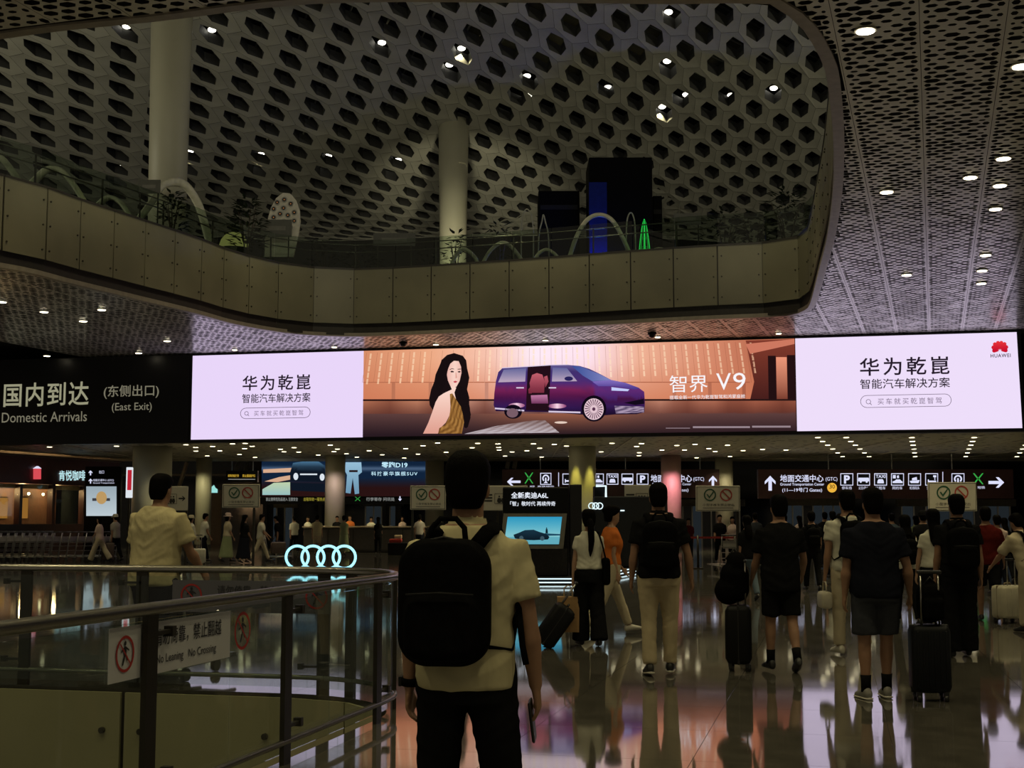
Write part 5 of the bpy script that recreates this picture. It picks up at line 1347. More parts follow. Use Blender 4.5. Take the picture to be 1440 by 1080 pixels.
TPF = [(.84, .162, .115, 0), (.93, .168, .12, 0), (1.02, .145, .105, 0), (1.10, .128, .095, 0), (1.24, .145, .115, .012), (1.32, .155, .11, .004), (1.37, .148, .096, 0), (1.41, .12, .08, -.004), (1.45, .08, .064, -.004), (1.485, .06, .057, -.003)]
def prof(TP, z):
    if z <= TP[0][0]: return TP[0][1:]
    for a, b in zip(TP, TP[1:]):
        if z <= b[0]:
            t = (z - a[0]) / (b[0] - a[0]); return tuple(p + (q - p) * t for p, q in zip(a[1:], b[1:]))
    return TP[-1][1:]
def tring(z, rx, ry, yo, n=20):
    out = []
    for k in range(n):
        a = 2 * math.pi * k / n; c, s_ = math.cos(a), math.sin(a)
        out.append(V(rx * math.copysign(abs(c) ** .85, c), yo + ry * math.copysign(abs(s_) ** .85, s_), z))
    return out
class Fig: pass
def person(label, px, d, H, yaw=0, lean=.04, legs=((.28, .08, 0), (-.22, .25, .3)), arms=((-.15, .08, .2), (.2, .08, .25)), sex='m', girth=1.0, top=(BLK, .55, .83), bottom=(BLK, 'trousers'), shoes=SHOE_B, sole=None, socks=None, hair='short', hmat=None, skin=SKIN, head=(0, 0), curl=.5, vox=None, group=None, collar=False, hat=None):
    F = Fig(); s = H / 1.785; TP = TPM if sex == 'm' else TPF; sw = .178 if sex == 'm' else .15
    vox = vox or (.0085 if d < 7 else .013 if d < 17 else .02 if d < 32 else .028)
    fine = vox < .015
    pel = V(0, 0, .93)
    cl, sl = math.cos(lean), math.sin(lean)
    def up(p):
        q = Vector(p) - pel; return pel + V(q.x, q.y * cl + q.z * sl, q.z * cl - q.y * sl)
    hy, hp = math.radians(head[0]), math.radians(head[1]); HR = Matrix.Rotation(hy, 3, 'Z') @ Matrix.Rotation(-hp, 3, 'X'); nk = V(0, 0, 1.53)
    hd = lambda p: up(nk + HR @ (Vector(p) - nk))
    LG = []
    for k, L in zip((-1, 1), legs):
        a, b = L[0], L[1]; fpz = L[2] if len(L) > 2 else 0
        hip = V(k * .095, 0, .89); knee = hip + V(k * (L[3] if len(L) > 3 else .012), math.sin(a), -math.cos(a)) * .415; ank = knee + V(0, math.sin(a - b), -math.cos(a - b)) * .40
        fd = V(k * .1, math.cos(fpz), -math.sin(fpz)).normalized(); fu = V(0, math.sin(fpz), math.cos(fpz))
        LG.append((hip, knee, ank, fd, fu))
    mz = min(min((an - fu * .08 + fd * t).z for t in (-.06, .18)) for _, _, an, fd, fu in LG)
    g_ = girth
    mp = lambda p: V(p.x * s, p.y * s, (p.z - mz) * s)
    AR = []
    for k, A in zip((-1, 1), arms):
        p_, ab, el = A[:3]; inn = A[3] if len(A) > 3 else 0
        sh = up(V(k * sw * (1 + (g_ - 1) * .5), -.005, 1.375)); u = V(k * math.sin(ab), math.sin(p_) * math.cos(ab), -math.cos(p_) * math.cos(ab))
        e = sh + u * .285; f = V(k * (math.sin(ab) * .5 - inn), math.sin(p_ + el), -math.cos(p_ + el)).normalized(); w = e + f * .245
        AR.append((sh, e, w, f, k))
    # ---- body: one continuous skin surface
    B_ = MB()
    tor = lambda z, dx=0, dy=0: [up(v) for v in tring(z, prof(TP, z)[0] * (1 + (g_ - 1) * .8) + dx, prof(TP, z)[1] * g_ + dy, prof(TP, z)[2])]
    B_.loft([tor(z) for z in (.80, .88, .96, 1.04, 1.12, 1.2, 1.28, 1.35, 1.405, 1.445, 1.48)])
    B_.tube([up(V(0, -.012, 1.42)), up(V(0, -.004, 1.49)), hd(V(0, .01, 1.57))], [.074, .063, .062] if sex == 'm' else [.055, .046, .046], 12)
    hr = [(1.512, .028, .036, .052), (1.53, .048, .062, .034), (1.56, .060, .080, .016), (1.60, .069, .092, .004), (1.645, .074, .098, -.002), (1.69, .073, .096, -.004), (1.72, .060, .08, -.006), (1.742, .034, .046, -.008)]
    B_.loft([[hd(v) for v in tring(z, rx, ry, yo)] for z, rx, ry, yo in hr])
    B_.loft([[hd(V(x * w_, y, z)) for x, y in ((-1, .085), (0, .085 + dp), (1, .085), (0, .075))] for z, w_, dp in ((1.578, .018, .022), (1.59, .019, .034), (1.615, .012, .022), (1.64, .009, .012))])
    B_.ell(hd(V(0, .088, 1.553)), (.024, .014, .009), 8, 5)
    for k in (-1, 1):
        B_.ell(hd(V(k * .077, -.005, 1.61)), (.012, .02, .034), 8, 6, HR)
        B_.ell(hd(V(k * .03, .083, 1.645)), (.02, .012, .008), 8, 5)
    for hip, kn, an, fd, fu in LG:
        B_.tube([hip + V(0, 0, .06), hip, hip.lerp(kn, .5), kn, kn.lerp(an, .3), kn.lerp(an, .7), an - fu * .02], [.085, .083, .07 * g_, .054, .056, .041, .036], 12)
        B_.tube([an - fd * .04 - fu * .045, an + fd * .05 - fu * .035, an + fd * .15 - fu * .055], [.03, .034, .026], 8)
    for sh, e, w, f, k in AR:
        B_.tube([sh.lerp(up(V(0, 0, 1.38)), .25), sh, sh.lerp(e, .4), e, e.lerp(w, .25), e.lerp(w, .8), w], [.046, .05, .046 * g_, .038, .041 * g_, .029, .026] if sex == 'm' else [.04, .042, .037, .031, .033, .024, .021], 12)
        nrm_ = V(-k, 0, 0); nrm_ = (nrm_ - f * nrm_.dot(f)).normalized(); wd_ = f.cross(nrm_)
        if wd_.y < 0: wd_ = -wd_
        palm = [w, w + f * .03, w + f * .085]
        B_.loft([[c + wd_ * a * math.cos(q * math.pi / 4) + nrm_ * b * math.sin(q * math.pi / 4) for q in range(8)] for c, a, b in zip(palm, (.026, .038, .041), (.019, .017, .014))])
        hs = 1.0
        if fine:
            for i_, (o_, L_) in enumerate(((-.032, .058), (-.011, .07), (.011, .076), (.033, .068))):
                p0 = w + f * .08 + wd_ * o_; dd = f.copy(); pts = [p0 - f * .02, p0]; rot_ = curl * (.55 + .1 * (3 - i_))
                for sg in (.45, .32, .26):
                    dd = (dd * math.cos(rot_) + nrm_ * math.sin(rot_)).normalized(); pts.append(pts[-1] + dd * L_ * sg); 
                B_.tube(pts, [.0095, .0095, .009, .0085, .007], 7)
            p0 = w + f * .03 + wd_ * .03; td = (f * .75 + wd_ * .55 + nrm_ * .35).normalized(); td2 = (f * .95 + wd_ * .1 + nrm_ * .3).normalized()
            B_.tube([p0 - td * .015, p0 + td * .03, p0 + td * .03 + td2 * .028, p0 + td * .03 + td2 * .048], [.014, .0115, .010, .008], 7)
        else:
            B_.tube([w + f * .07, w + f * .12 + nrm_ * .01, w + f * .16 + nrm_ * .035], [.036, .032, .02], 8, flat=.45, side=wd_)
            B_.tube([w + f * .03 + wd_ * .03, w + f * .08 + wd_ * .055], [.014, .011], 6)
        F.hand = getattr(F, 'hand', []) + [(mp(w + f * .09), f, nrm_, wd_)]
    def put(mb_, name, material, v_=vox, it=3):
        mb_.v = [tuple(mp(Vector(v))) for v in mb_.v]
        me = remesh(mb_, v_, it); me.materials.append(material)
        if d < 20 and name in ('shirt', 'trousers', 'shorts'):      # soft folds in the cloth
            am = .011 if name == 'shirt' else .008
            nv_ = len(me.vertices); co_ = np.empty(nv_ * 3, np.float32); no_ = np.empty(nv_ * 3, np.float32)
            me.vertices.foreach_get('co', co_); me.vertices.foreach_get('normal', no_); am_ = np.empty(nv_, np.float32); cc_ = co_.reshape(-1, 3)
            for i_, (x_, y_, z_) in enumerate(cc_.tolist()):
                q1 = noise.noise(Vector((x_ * 7 + px, y_ * 7, z_ * 4.5 + x_ * 5))); q2 = noise.noise(Vector((x_ * 4, y_ * 4 + px, z_ * 15 - abs(x_) * 9)))
                am_[i_] = am * q1 + am * .6 * (1 - 2 * abs(q2)) - am * .2
            me.vertices.foreach_set('co', (cc_ + no_.reshape(-1, 3) * am_[:, None]).ravel()); me.update()
        return link(name, me, F.root)
    loc = at(px, 730, d)
    F.loc = V(loc.x, d, 0); F.yaw = math.radians(yaw); F.up = up; F.hd = hd; F.mp = mp; F.s = s; F.AR = AR; F.LG = LG; F.TP = TP
    F.root = thing('person', label, 'person', F.loc, F.yaw, group)
    put(B_, 'body', skin)
    # ---- clothes
    tm, sleeve, hem = top
    T_ = MB(); zs = [hem, hem + .05] + [z for z in (.96, 1.04, 1.12, 1.2, 1.28, 1.35, 1.405, 1.44) if z > hem + .08] + [1.472]
    T_.loft([tor(z, .026 if z < 1.3 else .016, .034 if z < 1.35 else .018) for z in zs])
    for sh, e, w, f, k in AR:
        en = e.lerp(sh, 1 - sleeve / 1.0) if sleeve <= 1 else w.lerp(e, 2 - sleeve)
        c0_ = sh.lerp(up(V(0, 0, 1.37)), .35)
        rr = [.058, .063 * g_, .062 * g_, .07 * g_] if sex == 'm' else [.046, .05, .05, .054]
        if sleeve <= 1: T_.tube([c0_, sh, sh.lerp(en, .55), en], rr, 12)
        else: T_.tube([c0_, sh, sh.lerp(e, .6), e, en], rr[:3] + [.056, .048], 12)
    put(T_, 'shirt', tm, vox, 7)
    if collar:
        C_ = MB(); C_.loft([[up(v) for v in tring(z, r_, r_ * .92, yo)] for z, r_, yo in ((1.462, .084, -.008), (1.49, .074, -.004), (1.512, .071, .0), (1.505, .066, 0), (1.47, .06, 0))]); put(C_, 'collar', tm, min(vox, .009), 1)
    bm, kind = bottom
    P_ = MB()
    P_.loft([tor(z, .014, .018) for z in (.80, .86, .92, .98, 1.02)])
    for hip, kn, an, fd, fu in LG:
        if kind == 'trousers': P_.tube([hip + V(0, 0, .07), hip - V(0, 0, .02), hip.lerp(kn, .5), kn, kn.lerp(an, .4), kn.lerp(an, .97)], [.1, .1 * g_, .087 * g_, .073, .068, .062], 14)
        elif kind == 'wide': P_.tube([hip + V(0, 0, .07), hip - V(0, 0, .02), hip.lerp(kn, .5), kn, kn.lerp(an, .5), kn.lerp(an, 1.04)], [.1, .105, .1, .1, .108, .115], 14)
        elif kind == 'shorts': P_.tube([hip + V(0, 0, .07), hip - V(0, 0, .02), hip.lerp(kn, .5), hip.lerp(kn, .86)], [.095, .098 * g_, .09 * g_, .088 * g_], 14)
    if kind == 'skirt': P_.loft([[v for v in tring(z, rx, ry, (LG[0][2].y + LG[1][2].y) / 2 * t)] for z, rx, ry, t in ((1.0, .15, .12, 0), (.9, .185, .15, 0), (.6, .21, .2, .4), (.3, .25, .24, .8), (.16, .27, .26, 1))])
    put(P_, {'skirt': 'skirt', 'shorts': 'shorts'}.get(kind, 'trousers'), bm)
    for hip, kn, an, fd, fu in LG:
        side = fd.cross(fu); S_ = MB()
        S_.loft([[an - fu * .08 + fd * t + side * hw * math.cos(a) + fu * (h_ * .5 + h_ * .5 * math.sin(a)) for a in [2 * math.pi * q / 12 for q in range(12)]] for t, hw, h_ in ((-.075, .022, .06), (-.055, .036, .095), (-.01, .041, .105), (.05, .044, .09), (.11, .05, .066), (.165, .045, .05), (.2, .026, .034))])
        so = put(S_, 'shoe', shoes, max(vox, .009), 1)
        if sole is not None:
            Q = MB(); Q.loft([[an - fu * .082 + fd * t + side * hw * math.cos(a) + fu * (.011 + .011 * math.sin(a)) for a in [2 * math.pi * q / 12 for q in range(12)]] for t, hw in ((-.08, .025), (-.06, .039), (.0, .043), (.06, .046), (.115, .052), (.17, .047), (.206, .026))])
            Q.v = [tuple(mp(Vector(v))) for v in Q.v]; Q.build('sole', sole, so, True)
        if socks is not None:
            K = MB(); K.tube([an - fu * .02, an.lerp(kn, .16), an.lerp(kn, .3)], [.044, .043, .047], 12); K.v = [tuple(mp(Vector(v))) for v in K.v]; K.build('sock', socks, F.root, True)
    # ---- hair
    hm = hmat or HAIR; H_ = MB()
    hrr = [(1.535, .056, .034, -.055), (1.56, .069, .05, -.05), (1.59, .079, .064, -.046), (1.625, .085, .078, -.036), (1.665, .089, .094, -.020), (1.705, .088, .11, -.004), (1.738, .074, .094, -.004), (1.765, .042, .055, -.006)]
    if hair in ('long', 'pony', 'bun', 'bob'): hrr = [(1.53, .066, .045, -.055)] + [(z, rx + .006, ry + .006, yo) for z, rx, ry, yo in hrr[1:]]
    H_.loft([[hd(v) for v in tring(z, rx, ry, yo)] for z, rx, ry, yo in hrr])
    if hair == 'long': H_.loft([[up(v) for v in tring(z, rx, ry, yo)] for z, rx, ry, yo in ((1.24, .05, .025, -.145), (1.32, .085, .035, -.14), (1.45, .09, .045, -.11), (1.56, .085, .06, -.055), (1.64, .08, .07, -.03))])
    if hair == 'bob': H_.loft([[hd(v) for v in tring(z, rx, ry, yo)] for z, rx, ry, yo in ((1.46, .075, .05, -.05), (1.52, .088, .065, -.04), (1.6, .088, .075, -.03))])
    if hair == 'bun': H_.ell(hd(V(0, -.11, 1.68)), (.045, .045, .042), 10, 7)
    put(H_, 'hair', hm, max(vox * .9, .009), 2)
    if hair == 'pony':
        Q = MB(); Q.tube([hd(V(0, -.09, 1.64)), hd(V(0, -.135, 1.60)), up(V(.005, -.16, 1.48)), up(V(.01, -.16, 1.35)), up(V(.0, -.15, 1.22)), up(V(-.005, -.145, 1.13))], [.02, .04, .046, .043, .032, .006], 12)
        put(Q, 'ponytail', hm, .012, 2)
    if hat is not None:
        hk, hmm = hat; Q = MB()
        cr_ = [(1.66, .096, .112, -.006), (1.71, .094, .108, -.006), (1.75, .084, .096, -.006), (1.775, .05, .06, -.006)]
        br2 = [(1.635, .15, .17, -.006), (1.645, .15, .17, -.006)] if hk == 'bucket' else [(1.655, .098, .114, -.006)]
        Q.loft([[hd(v) for v in tring(z, rx, ry, yo)] for z, rx, ry, yo in br2 + cr_])
        if hk == 'cap': Q.loft([[hd(V(x, y, 1.67 - zz)) for x, y in ((-.07, .09), (-.05, .17), (0, .19), (.05, .17), (.07, .09))] for zz in (0, .012)])
        Q.v = [tuple(mp(Vector(v))) for v in Q.v]; Q.build('hat', hmm, F.root, True, fixn=True)
    if d < 22:
        for k in (-1, 1):
            Q = MB(); Q.ell(hd(V(k * .03, .084, 1.628)), (.013, .008, .007), 8, 5); Q.v = [tuple(mp(Vector(v))) for v in Q.v]; Q.build('eye', mat('eye_dark', (.02, .015, .012), .2), F.root, True)
        Q = MB(); Q.ell(hd(V(0, .094, 1.554)), (.022, .012, .008), 8, 5); Q.v = [tuple(mp(Vector(v))) for v in Q.v]; Q.build('lips', mat('lips', (.32, .10, .08), .5), F.root, True)
    return F
def worn(F, mb_, name, material, parent, smooth=True, vox=None, bodymap=True):
    mb_.v = [tuple(F.mp(F.up(Vector(v)) if bodymap else Vector(v))) for v in mb_.v]
    if vox:
        me = remesh(mb_, vox, 3); me.materials.append(material); return link(name, me, parent)
    return mb_.build(name, material, parent, smooth, fixn=True)
PACK = mat('pack_black', (.0045, .0045, .005), .8, var=.2, scale=30, bump=.1, bscale=80, spec=.02); PACKM = mat('pack_trim', (.012, .012, .013), .6, spec=.2)
def backpack(F, label, w=.31, h=.44, dp=.16, zc=1.18, material=PACK, handle=True, vox=.012, xo=0.0, straps=True):
    o = thing('backpack', label, 'backpack', F.loc, F.yaw)
    bk_ = -.135; RX = Matrix.Rotation(math.pi / 2, 3, 'X'); m = MB(); m.rbox((xo, bk_ - dp / 2, zc), (w, h, dp), w * .32, 6, RX, .055); m.rbox((xo, bk_ - dp - .0, zc - h * .2), (w * .8, h * .5, .06), .06, 5, RX, .028)
    worn(F, m, 'pack_body', material, o, True, vox)
    m = MB(); m.tube([(xo - w * .36, bk_ - dp - .036, zc + h * .06), (xo, bk_ - dp - .04, zc + h * .075), (xo + w * .36, bk_ - dp - .036, zc + h * .06)], .005, 6); worn(F, m, 'zip', PACKM, o)
    m = MB(); m.tube([(xo - w * .42, bk_ - dp * .8, zc - h * .1), (xo - w * .44, bk_ - dp * .7, zc + h * .3), (xo - w * .3, bk_ - dp * .7, zc + h * .46), (xo, bk_ - dp * .7, zc + h * .505), (xo + w * .3, bk_ - dp * .7, zc + h * .46), (xo + w * .44, bk_ - dp * .7, zc + h * .3), (xo + w * .42, bk_ - dp * .8, zc - h * .1)], .006, 6); worn(F, m, 'zip', PACKM, o)
    if handle:
        m = MB(); zt = zc + h / 2 - .01; m.tube([(xo - .07, bk_ - .03, zt - .02), (xo - .062, bk_ - .025, zt + .05), (xo - .03, bk_ - .025, zt + .085), (xo + .03, bk_ - .025, zt + .085), (xo + .062, bk_ - .025, zt + .05), (xo + .07, bk_ - .03, zt - .02)], .011, 8); worn(F, m, 'carry_handle', material, o)
    if straps:
        for k in (-1, 1):
            m = MB(); m.tube([(xo + k * .085, bk_ - .01, zc + h / 2 - .05), (k * .1, bk_ + .0, zc + h / 2 + .03), (k * .108, -.075, 1.458), (k * .11, .0, 1.478), (k * .112, .075, 1.45), (k * .118, .142, 1.36), (k * .14, .15, 1.22), (k * .175, .08, 1.08), (k * .18, -.06, 1.0), (xo + k * w * .42, bk_ - .03, zc - h / 2 + .07)], [.03] * 5 + [.032, .028, .016, .014, .014], 8, flat=.32, side=(1, 0, 0)); worn(F, m, 'shoulder_strap', material, o)
    return o
M_wheel = mat('wheel_black', (.015, .015, .015), .4)
def suitcase(label, x, y, rz, w, dp, h, material, handle=.0, ribs=5, lean=0, trim=None, name='suitcase'):
    o = thing(name, label, 'suitcase', (x, y, 0), rz); o.rotation_euler = (lean, 0, rz)
    wz = .065
    MB().rbox((0, 0, wz + h / 2), (w, dp, h), min(.05, dp * .3), 4).build('shell', material, o, True)
    for k in range(ribs):
        u = -w * .36 + w * .72 * k / max(1, ribs - 1)
        for s_ in (-1, 1): MB().rbox((u, s_ * dp / 2, wz + h / 2), (.018, .012, h * .82), .005, 2).build('rib', material, o, True)
    MB().rbox((0, 0, wz + h / 2), (w * 1.004, .022, h * 1.003), .01, 3).build('zip_band', trim or M_wheel, o)
    for x_ in (-1, 1):
        for y_ in (-1, 1):
            f_ = MB().rbox((x_ * (w / 2 - .05), y_ * (dp / 2 - .04), wz - .008), (.045, .04, .05), .008, 2).build('wheel_fork', M_wheel, o)
            MB().tube([(x_ * (w / 2 - .05) - .016, y_ * (dp / 2 - .04) - .01, .027), (x_ * (w / 2 - .05) + .016, y_ * (dp / 2 - .04) - .01, .027)], .027, 12).build('wheel', M_wheel, f_, True)
    MB().tube([(-.06, 0, wz + h), (-.05, 0, wz + h + .03), (.05, 0, wz + h + .03), (.06, 0, wz + h)], .01, 6).build('top_grip', trim or M_wheel, o, True)
    if handle:
        for x_ in (-.07, .07): MB().tube([(x_, -dp * .3, wz + h - .02), (x_, -dp * .3, wz + h + handle)], .009, 6).build('handle_tube', M_steel, o, True)
        MB().rbox((0, -dp * .3, wz + h + handle), (.2, .035, .03), .012, 3).build('handle_grip', M_wheel, o)
    return o
# 1 the man walking just ahead of the camera
F = person('man with a black backpack and cream polo shirt walking just ahead, phone in hand', 657, 5.0, 1.69, -7, .03, ((.10, .04, 0, .06), (.04, .36, .3, .10)), ((.02, .12, .12), (-.06, .2, .22)), 'm', 1.06, (CREAM, .66, .855), (BLK, 'trousers'), collar=True, curl=.55)
pk = backpack(F, 'large black backpack with a loop handle on the man in the cream polo', .345, .47, .17, 1.185, xo=-.05, vox=.01)
m = MB(); m.tube([(.20, -.04, 1.2), (.215, -.07, 1.1), (.225, -.08, 1.02), (.24, -.09, .95)], .012, 6, flat=.3); worn(F, m, 'loose_strap', PACK, pk)
hp_, f_, n_, w_ = F.hand[1]
ph = thing('phone', 'phone held low in the right hand of the man in the cream polo', 'phone', F.loc, F.yaw)
rot_ = Matrix((w_, n_, f_)).transposed()
MB().rbox(hp_ + f_ * .035 + n_ * .028 * F.s, (.072, .009, .15), .004, 2, rot_).build('case', mat('phone_dark', (.03, .03, .03), .25), ph)
MB().rbox(hp_ + f_ * .035 + n_ * .034 * F.s, (.066, .002, .142), .0009, 2, rot_).build('display', mat('phone_glass', (.01, .01, .012), .05), ph)
sh, e, w, f, k = F.AR[0]
wt = thing('wrist_watch', 'black watch on the left wrist of the man in the cream polo', 'watch', F.loc, F.yaw)
MB().tube([F.mp(w - f * .035), F.mp(w - f * .005)], .034, 14).build('strap', PACK, wt, True); MB().rbox(F.mp(w - f * .02) + V(-.034, 0, 0), (.014, .036, .036), .004, 2).build('case', PACKM, wt)
# 2 the man in the yellow tee behind the railing and his cart
F = person('tall man in a yellow tee pushing a cart behind the curved railing', 219, 12.25, 1.89, -22, .10, ((.2, .1, 0), (-.2, .3, .3)), ((.15, .22, .3), (.3, .22, .4)), 'm', 1.28, (YTEE, .74, .80), (NAVY, 'trousers'))
cx_ = at(268, 730, 12.75); cart('luggage cart pushed by the tall man in the yellow tee', V(cx_.x, 12.75, 0), math.radians(-22))
suitcase('dark suitcase lying on the cart of the man in the yellow tee', cx_.x + .03, 12.8, math.radians(-22), .46, .26, .46, mat('case_charcoal', (.02, .02, .022), .4)).location.z = .2
# 3 and 4 the two women
F = person('woman with a long ponytail in a white tee and wide black trousers', 828, 15.7, 1.575, 6, .03, ((.12, .05, 0), (-.12, .15, .15)), ((.02, .14, .08), (.1, .1, .35)), 'f', 1.0, (WTEE, .5, .98), (BLK, 'wide'), hair='pony', skin=SKIN2)
bp_ = F.root.matrix_basis @ F.hand[0][0]
pb = thing('paper_bag', 'brown paper carrier bag hanging from the ponytailed woman\'s left hand', 'bag', (bp_.x - .05, bp_.y, max(.05, bp_.z - .52)))
MB().loft([[V(x * .12, y * .07, 0) for x, y in ((-1, -1), (1, -1), (1, 1), (-1, 1))], [V(x * .125, y * .075, .40) for x, y in ((-1, -1), (1, -1), (1, 1), (-1, 1))]]).build('bag_body', mat('kraft_paper', (.42, .25, .11), .7), pb)
for y in (-.05, .05): MB().tube([(-.05, y, .39), (-.045, y * .6, .5), (0, y * .3, .53), (.045, y * .6, .5), (.05, y, .39)], .006, 5).build('bag_handle', mat('kraft_cord', (.4, .28, .15), .7), pb)
sb_ = thing('shoulder_bag', 'black shoulder bag on the right side of the ponytailed woman', 'bag', F.loc, F.yaw)
m = MB(); m.rbox((.21, -.02, .95), (.1, .30, .36), .04, 4); worn(F, m, 'bag_body', PACK, sb_, True, .014)
m = MB(); m.tube([(.2, -.13, 1.1), (.16, -.11, 1.3), (.12, -.06, 1.455), (.115, .0, 1.47), (.13, .1, 1.36), (.19, .09, 1.1)], .011, 6); worn(F, m, 'bag_strap', PACK, sb_)
suitcase('tilted black suitcase left of the brown paper bag', at(757, 730, 15.5).x, 15.5, math.radians(-90), .40, .24, .50, mat('case_black', (.009, .009, .010), .5, spec=.12), .28, lean=-.62)
F = person('woman in an orange top and beige trousers striding to the right', 857, 17.2, 1.665, -72, .05, ((.42, .05, -.1), (-.36, .2, .4)), ((.3, .06, .35), (-.1, .06, .3)), 'f', 1.0, (ORANGE, .6, .95), (BEIGE, 'trousers'), SHOE_W, hair='bun', skin=SKIN2, head=(-6, 4))
# 5 khaki trousers
F = person('man in a black polo and khaki trousers with a black backpack', 926, 12.8, 1.79, -2, .03, ((-.02, .1, .12), (.14, .05, 0)), ((.0, .17, .25), (.05, .3, .12)), 'm', 1.08, (BLK, .66, .87), (KHAKI, 'trousers'), SHOE_B, sole=SHOE_W, collar=True)
backpack(F, 'slim black backpack on the man in khaki trousers', .33, .46, .14, 1.17)
# 6 black shorts with suitcase
F = person('man in black tee and black shorts pulling an upright black case', 1096, 13.1, 1.685, 4, .03, ((.1, .04, 0), (-.12, .3, .35)), ((.25, .14, .35), (.25, .28, .55)), 'm', 1.08, (BLK, .72, .78), (BLK, 'shorts'), SHOE_B, socks=BLK)
q = at(1037, 730, 13.2)
suitcase('tall black suitcase under a black bag beside the man in black shorts', q.x, 13.25, math.radians(80), .34, .24, .56, mat('case_black', (.009, .009, .010), .5, spec=.12), .42)
bg = thing('travel_bag', 'soft black bag sitting on top of the tall black suitcase', 'bag', (q.x - .03, 13.25, .64)); m = MB(); m.rbox((0, 0, .2), (.28, .22, .38), .1, 5); m.ell((-.06, 0, .12), (.14, .13, .14)); m.ell((.02, 0, .38), (.1, .1, .12))
me = remesh(m, .014, 3); me.materials.append(PACK); link('bag_body', me, bg); MB().tube([(-.08, 0, .42), (0, 0, .52), (.1, 0, .4)], .012, 6).build('bag_strap', PACKM, bg, True)
# 7 navy tee, grey shorts
F = person('broad man in a dark navy tee and grey shorts pulling a dark suitcase', 1228, 11.15, 1.725, 2, .03, ((.02, .06, 0), (.12, .06, 0)), ((.0, .14, .1), (-.12, .26, .28)), 'm', 1.2, (NAVY, .74, .83), (GREY, 'shorts'), SHOE_G, sole=SHOE_W, socks=BLK, hair='short')
q = at(1304, 730, 11.0)
suitcase('dark ribbed suitcase with raised handle right of the man in grey shorts', q.x, 11.05, math.radians(-4), .31, .22, .54, mat('case_ink', (.011, .012, .014), .42, spec=.12), .42, 6)
bg = thing('day_pack', 'small black daypack strapped on the dark ribbed suitcase', 'bag', (q.x + .02, 11.05, .62)); m = MB(); m.rbox((0, 0, .16), (.22, .18, .32), .08, 5); m.rbox((0, -.09, .11), (.17, .06, .18), .03, 4)
me = remesh(m, .012, 3); me.materials.append(PACK); link('bag_body', me, bg); MB().tube([(-.04, 0, .31), (0, 0, .36), (.04, 0, .31)], .01, 6).build('grab_loop', PACKM, bg, True)
# 8 white shirt, beige trousers
F = person('man in a white shirt and beige trousers with a dark backpack, half hidden', 1192, 14.65, 1.77, 6, .03, ((.12, .1, .0), (-.14, .2, .25)), ((-.02, .16, .2), (.1, .1, .2)), 'm', 1.05, (WTEE, .6, .88), (BEIGE, 'trousers'), SHOE_W)
backpack(F, 'dark backpack on the man in white shirt and beige trousers', .31, .44, .16, 1.2)
bp_ = F.root.matrix_basis @ F.hand[0][0]
cb = thing('cream_bag', 'small cream handbag carried low beside the man in beige trousers', 'bag', (bp_.x, bp_.y, bp_.z - .28)); MB().rbox((0, 0, .09), (.12, .26, .18), .035, 4).build('bag_body', mat('cream_leather', (.5, .46, .36), .5), cb, True); MB().tube([(0, -.09, .17), (0, -.06, .28), (0, .06, .28), (0, .09, .17)], .008, 6).build('bag_handle', mat('cream_leather', (.5, .46, .36), .5), cb, True)
# 9 black polo with pack
F = person('man in a black polo and black trousers with a wide backpack near the right edge', 1346, 14.5, 1.735, -4, .03, ((.05, .05, 0), (.16, .06, 0)), ((.05, .12, .2), (-.05, .14, .2)), 'm', 1.08, (BLK, .62, .86), (BLK, 'wide'), SHOE_B, collar=True)
backpack(F, 'wide black backpack on the man in the black polo', .34, .46, .17, 1.16)
F = person('woman with a pale sleeve and bracelet walking left of the black polo', 1312, 16.6, 1.58, 0, .03, ((.1, .05, 0), (-.1, .2, .2)), ((.05, .2, .1), (.1, .1, .2)), 'f', 1.0, (WTEE, .55, .95), (BLK, 'trousers'), hair='long', skin=SKIN2)
F = person('man in a dark red shirt and shorts rolling a cream suitcase', 1386, 19.6, 1.66, -14, .05, ((.2, .06, 0), (-.25, .5, .5)), ((.0, .1, .2), (.35, .22, .2)), 'm', 1.05, (RED, .66, .86), (BLK, 'shorts'), SHOE_B)
q = at(1413, 730, 19.2)
suitcase('cream hard suitcase rolling between the red shirt and the picture edge', q.x, 19.2, math.radians(24), .40, .26, .46, mat('case_cream', (.52, .48, .36), .4), .36, 4, trim=mat('case_tan', (.2, .15, .09), .5))
F = person('person in a beige jacket bending at the right edge of the picture', 1448, 17.6, 1.60, 20, .42, ((.15, .1, 0), (-.05, .1, 0)), ((.55, .25, .25), (.4, .2, .4)), 'm', 1.15, (BEIGE, .95, .84), (BEIGE, 'trousers'))
backpack(F, 'dark backpack on the bending person at the picture edge', .3, .42, .15, 1.18)
# the crowd further on
F = person('man in black seen between the walkers, heading for the far doors', 1141, 27.5, 1.63, 0, .03, top=(BLK, .66, .84), bottom=(BLK, 'trousers'))
backpack(F, 'dark backpack of the man heading for the far doors', .3, .42, .14, 1.18, vox=.025)
person('man in a white shirt far ahead below the yellow disc of the board', 1171, 33, 1.67, -5, .03, top=(WTEE, .6, .85), bottom=(NAVY, 'trousers'))
person('dark haired man in grey further on, behind the white shirt', 1182, 30, 1.6, 8, .03, top=(GREY, .6, .85), bottom=(BLK, 'trousers'))
person('long haired woman in dark clothes left of the man in black shorts', 1050, 24.5, 1.54, 12, .03, top=(BLK, .9, .84), bottom=(DBLUE, 'trousers'), sex='f', hair='long')
F = person('woman in black with a pale sleeve right of the navy tee', 1272, 18.5, 1.53, 3, .03, top=(WTEE, .6, .9), bottom=(BLK, 'trousers'), sex='f', hair='long')
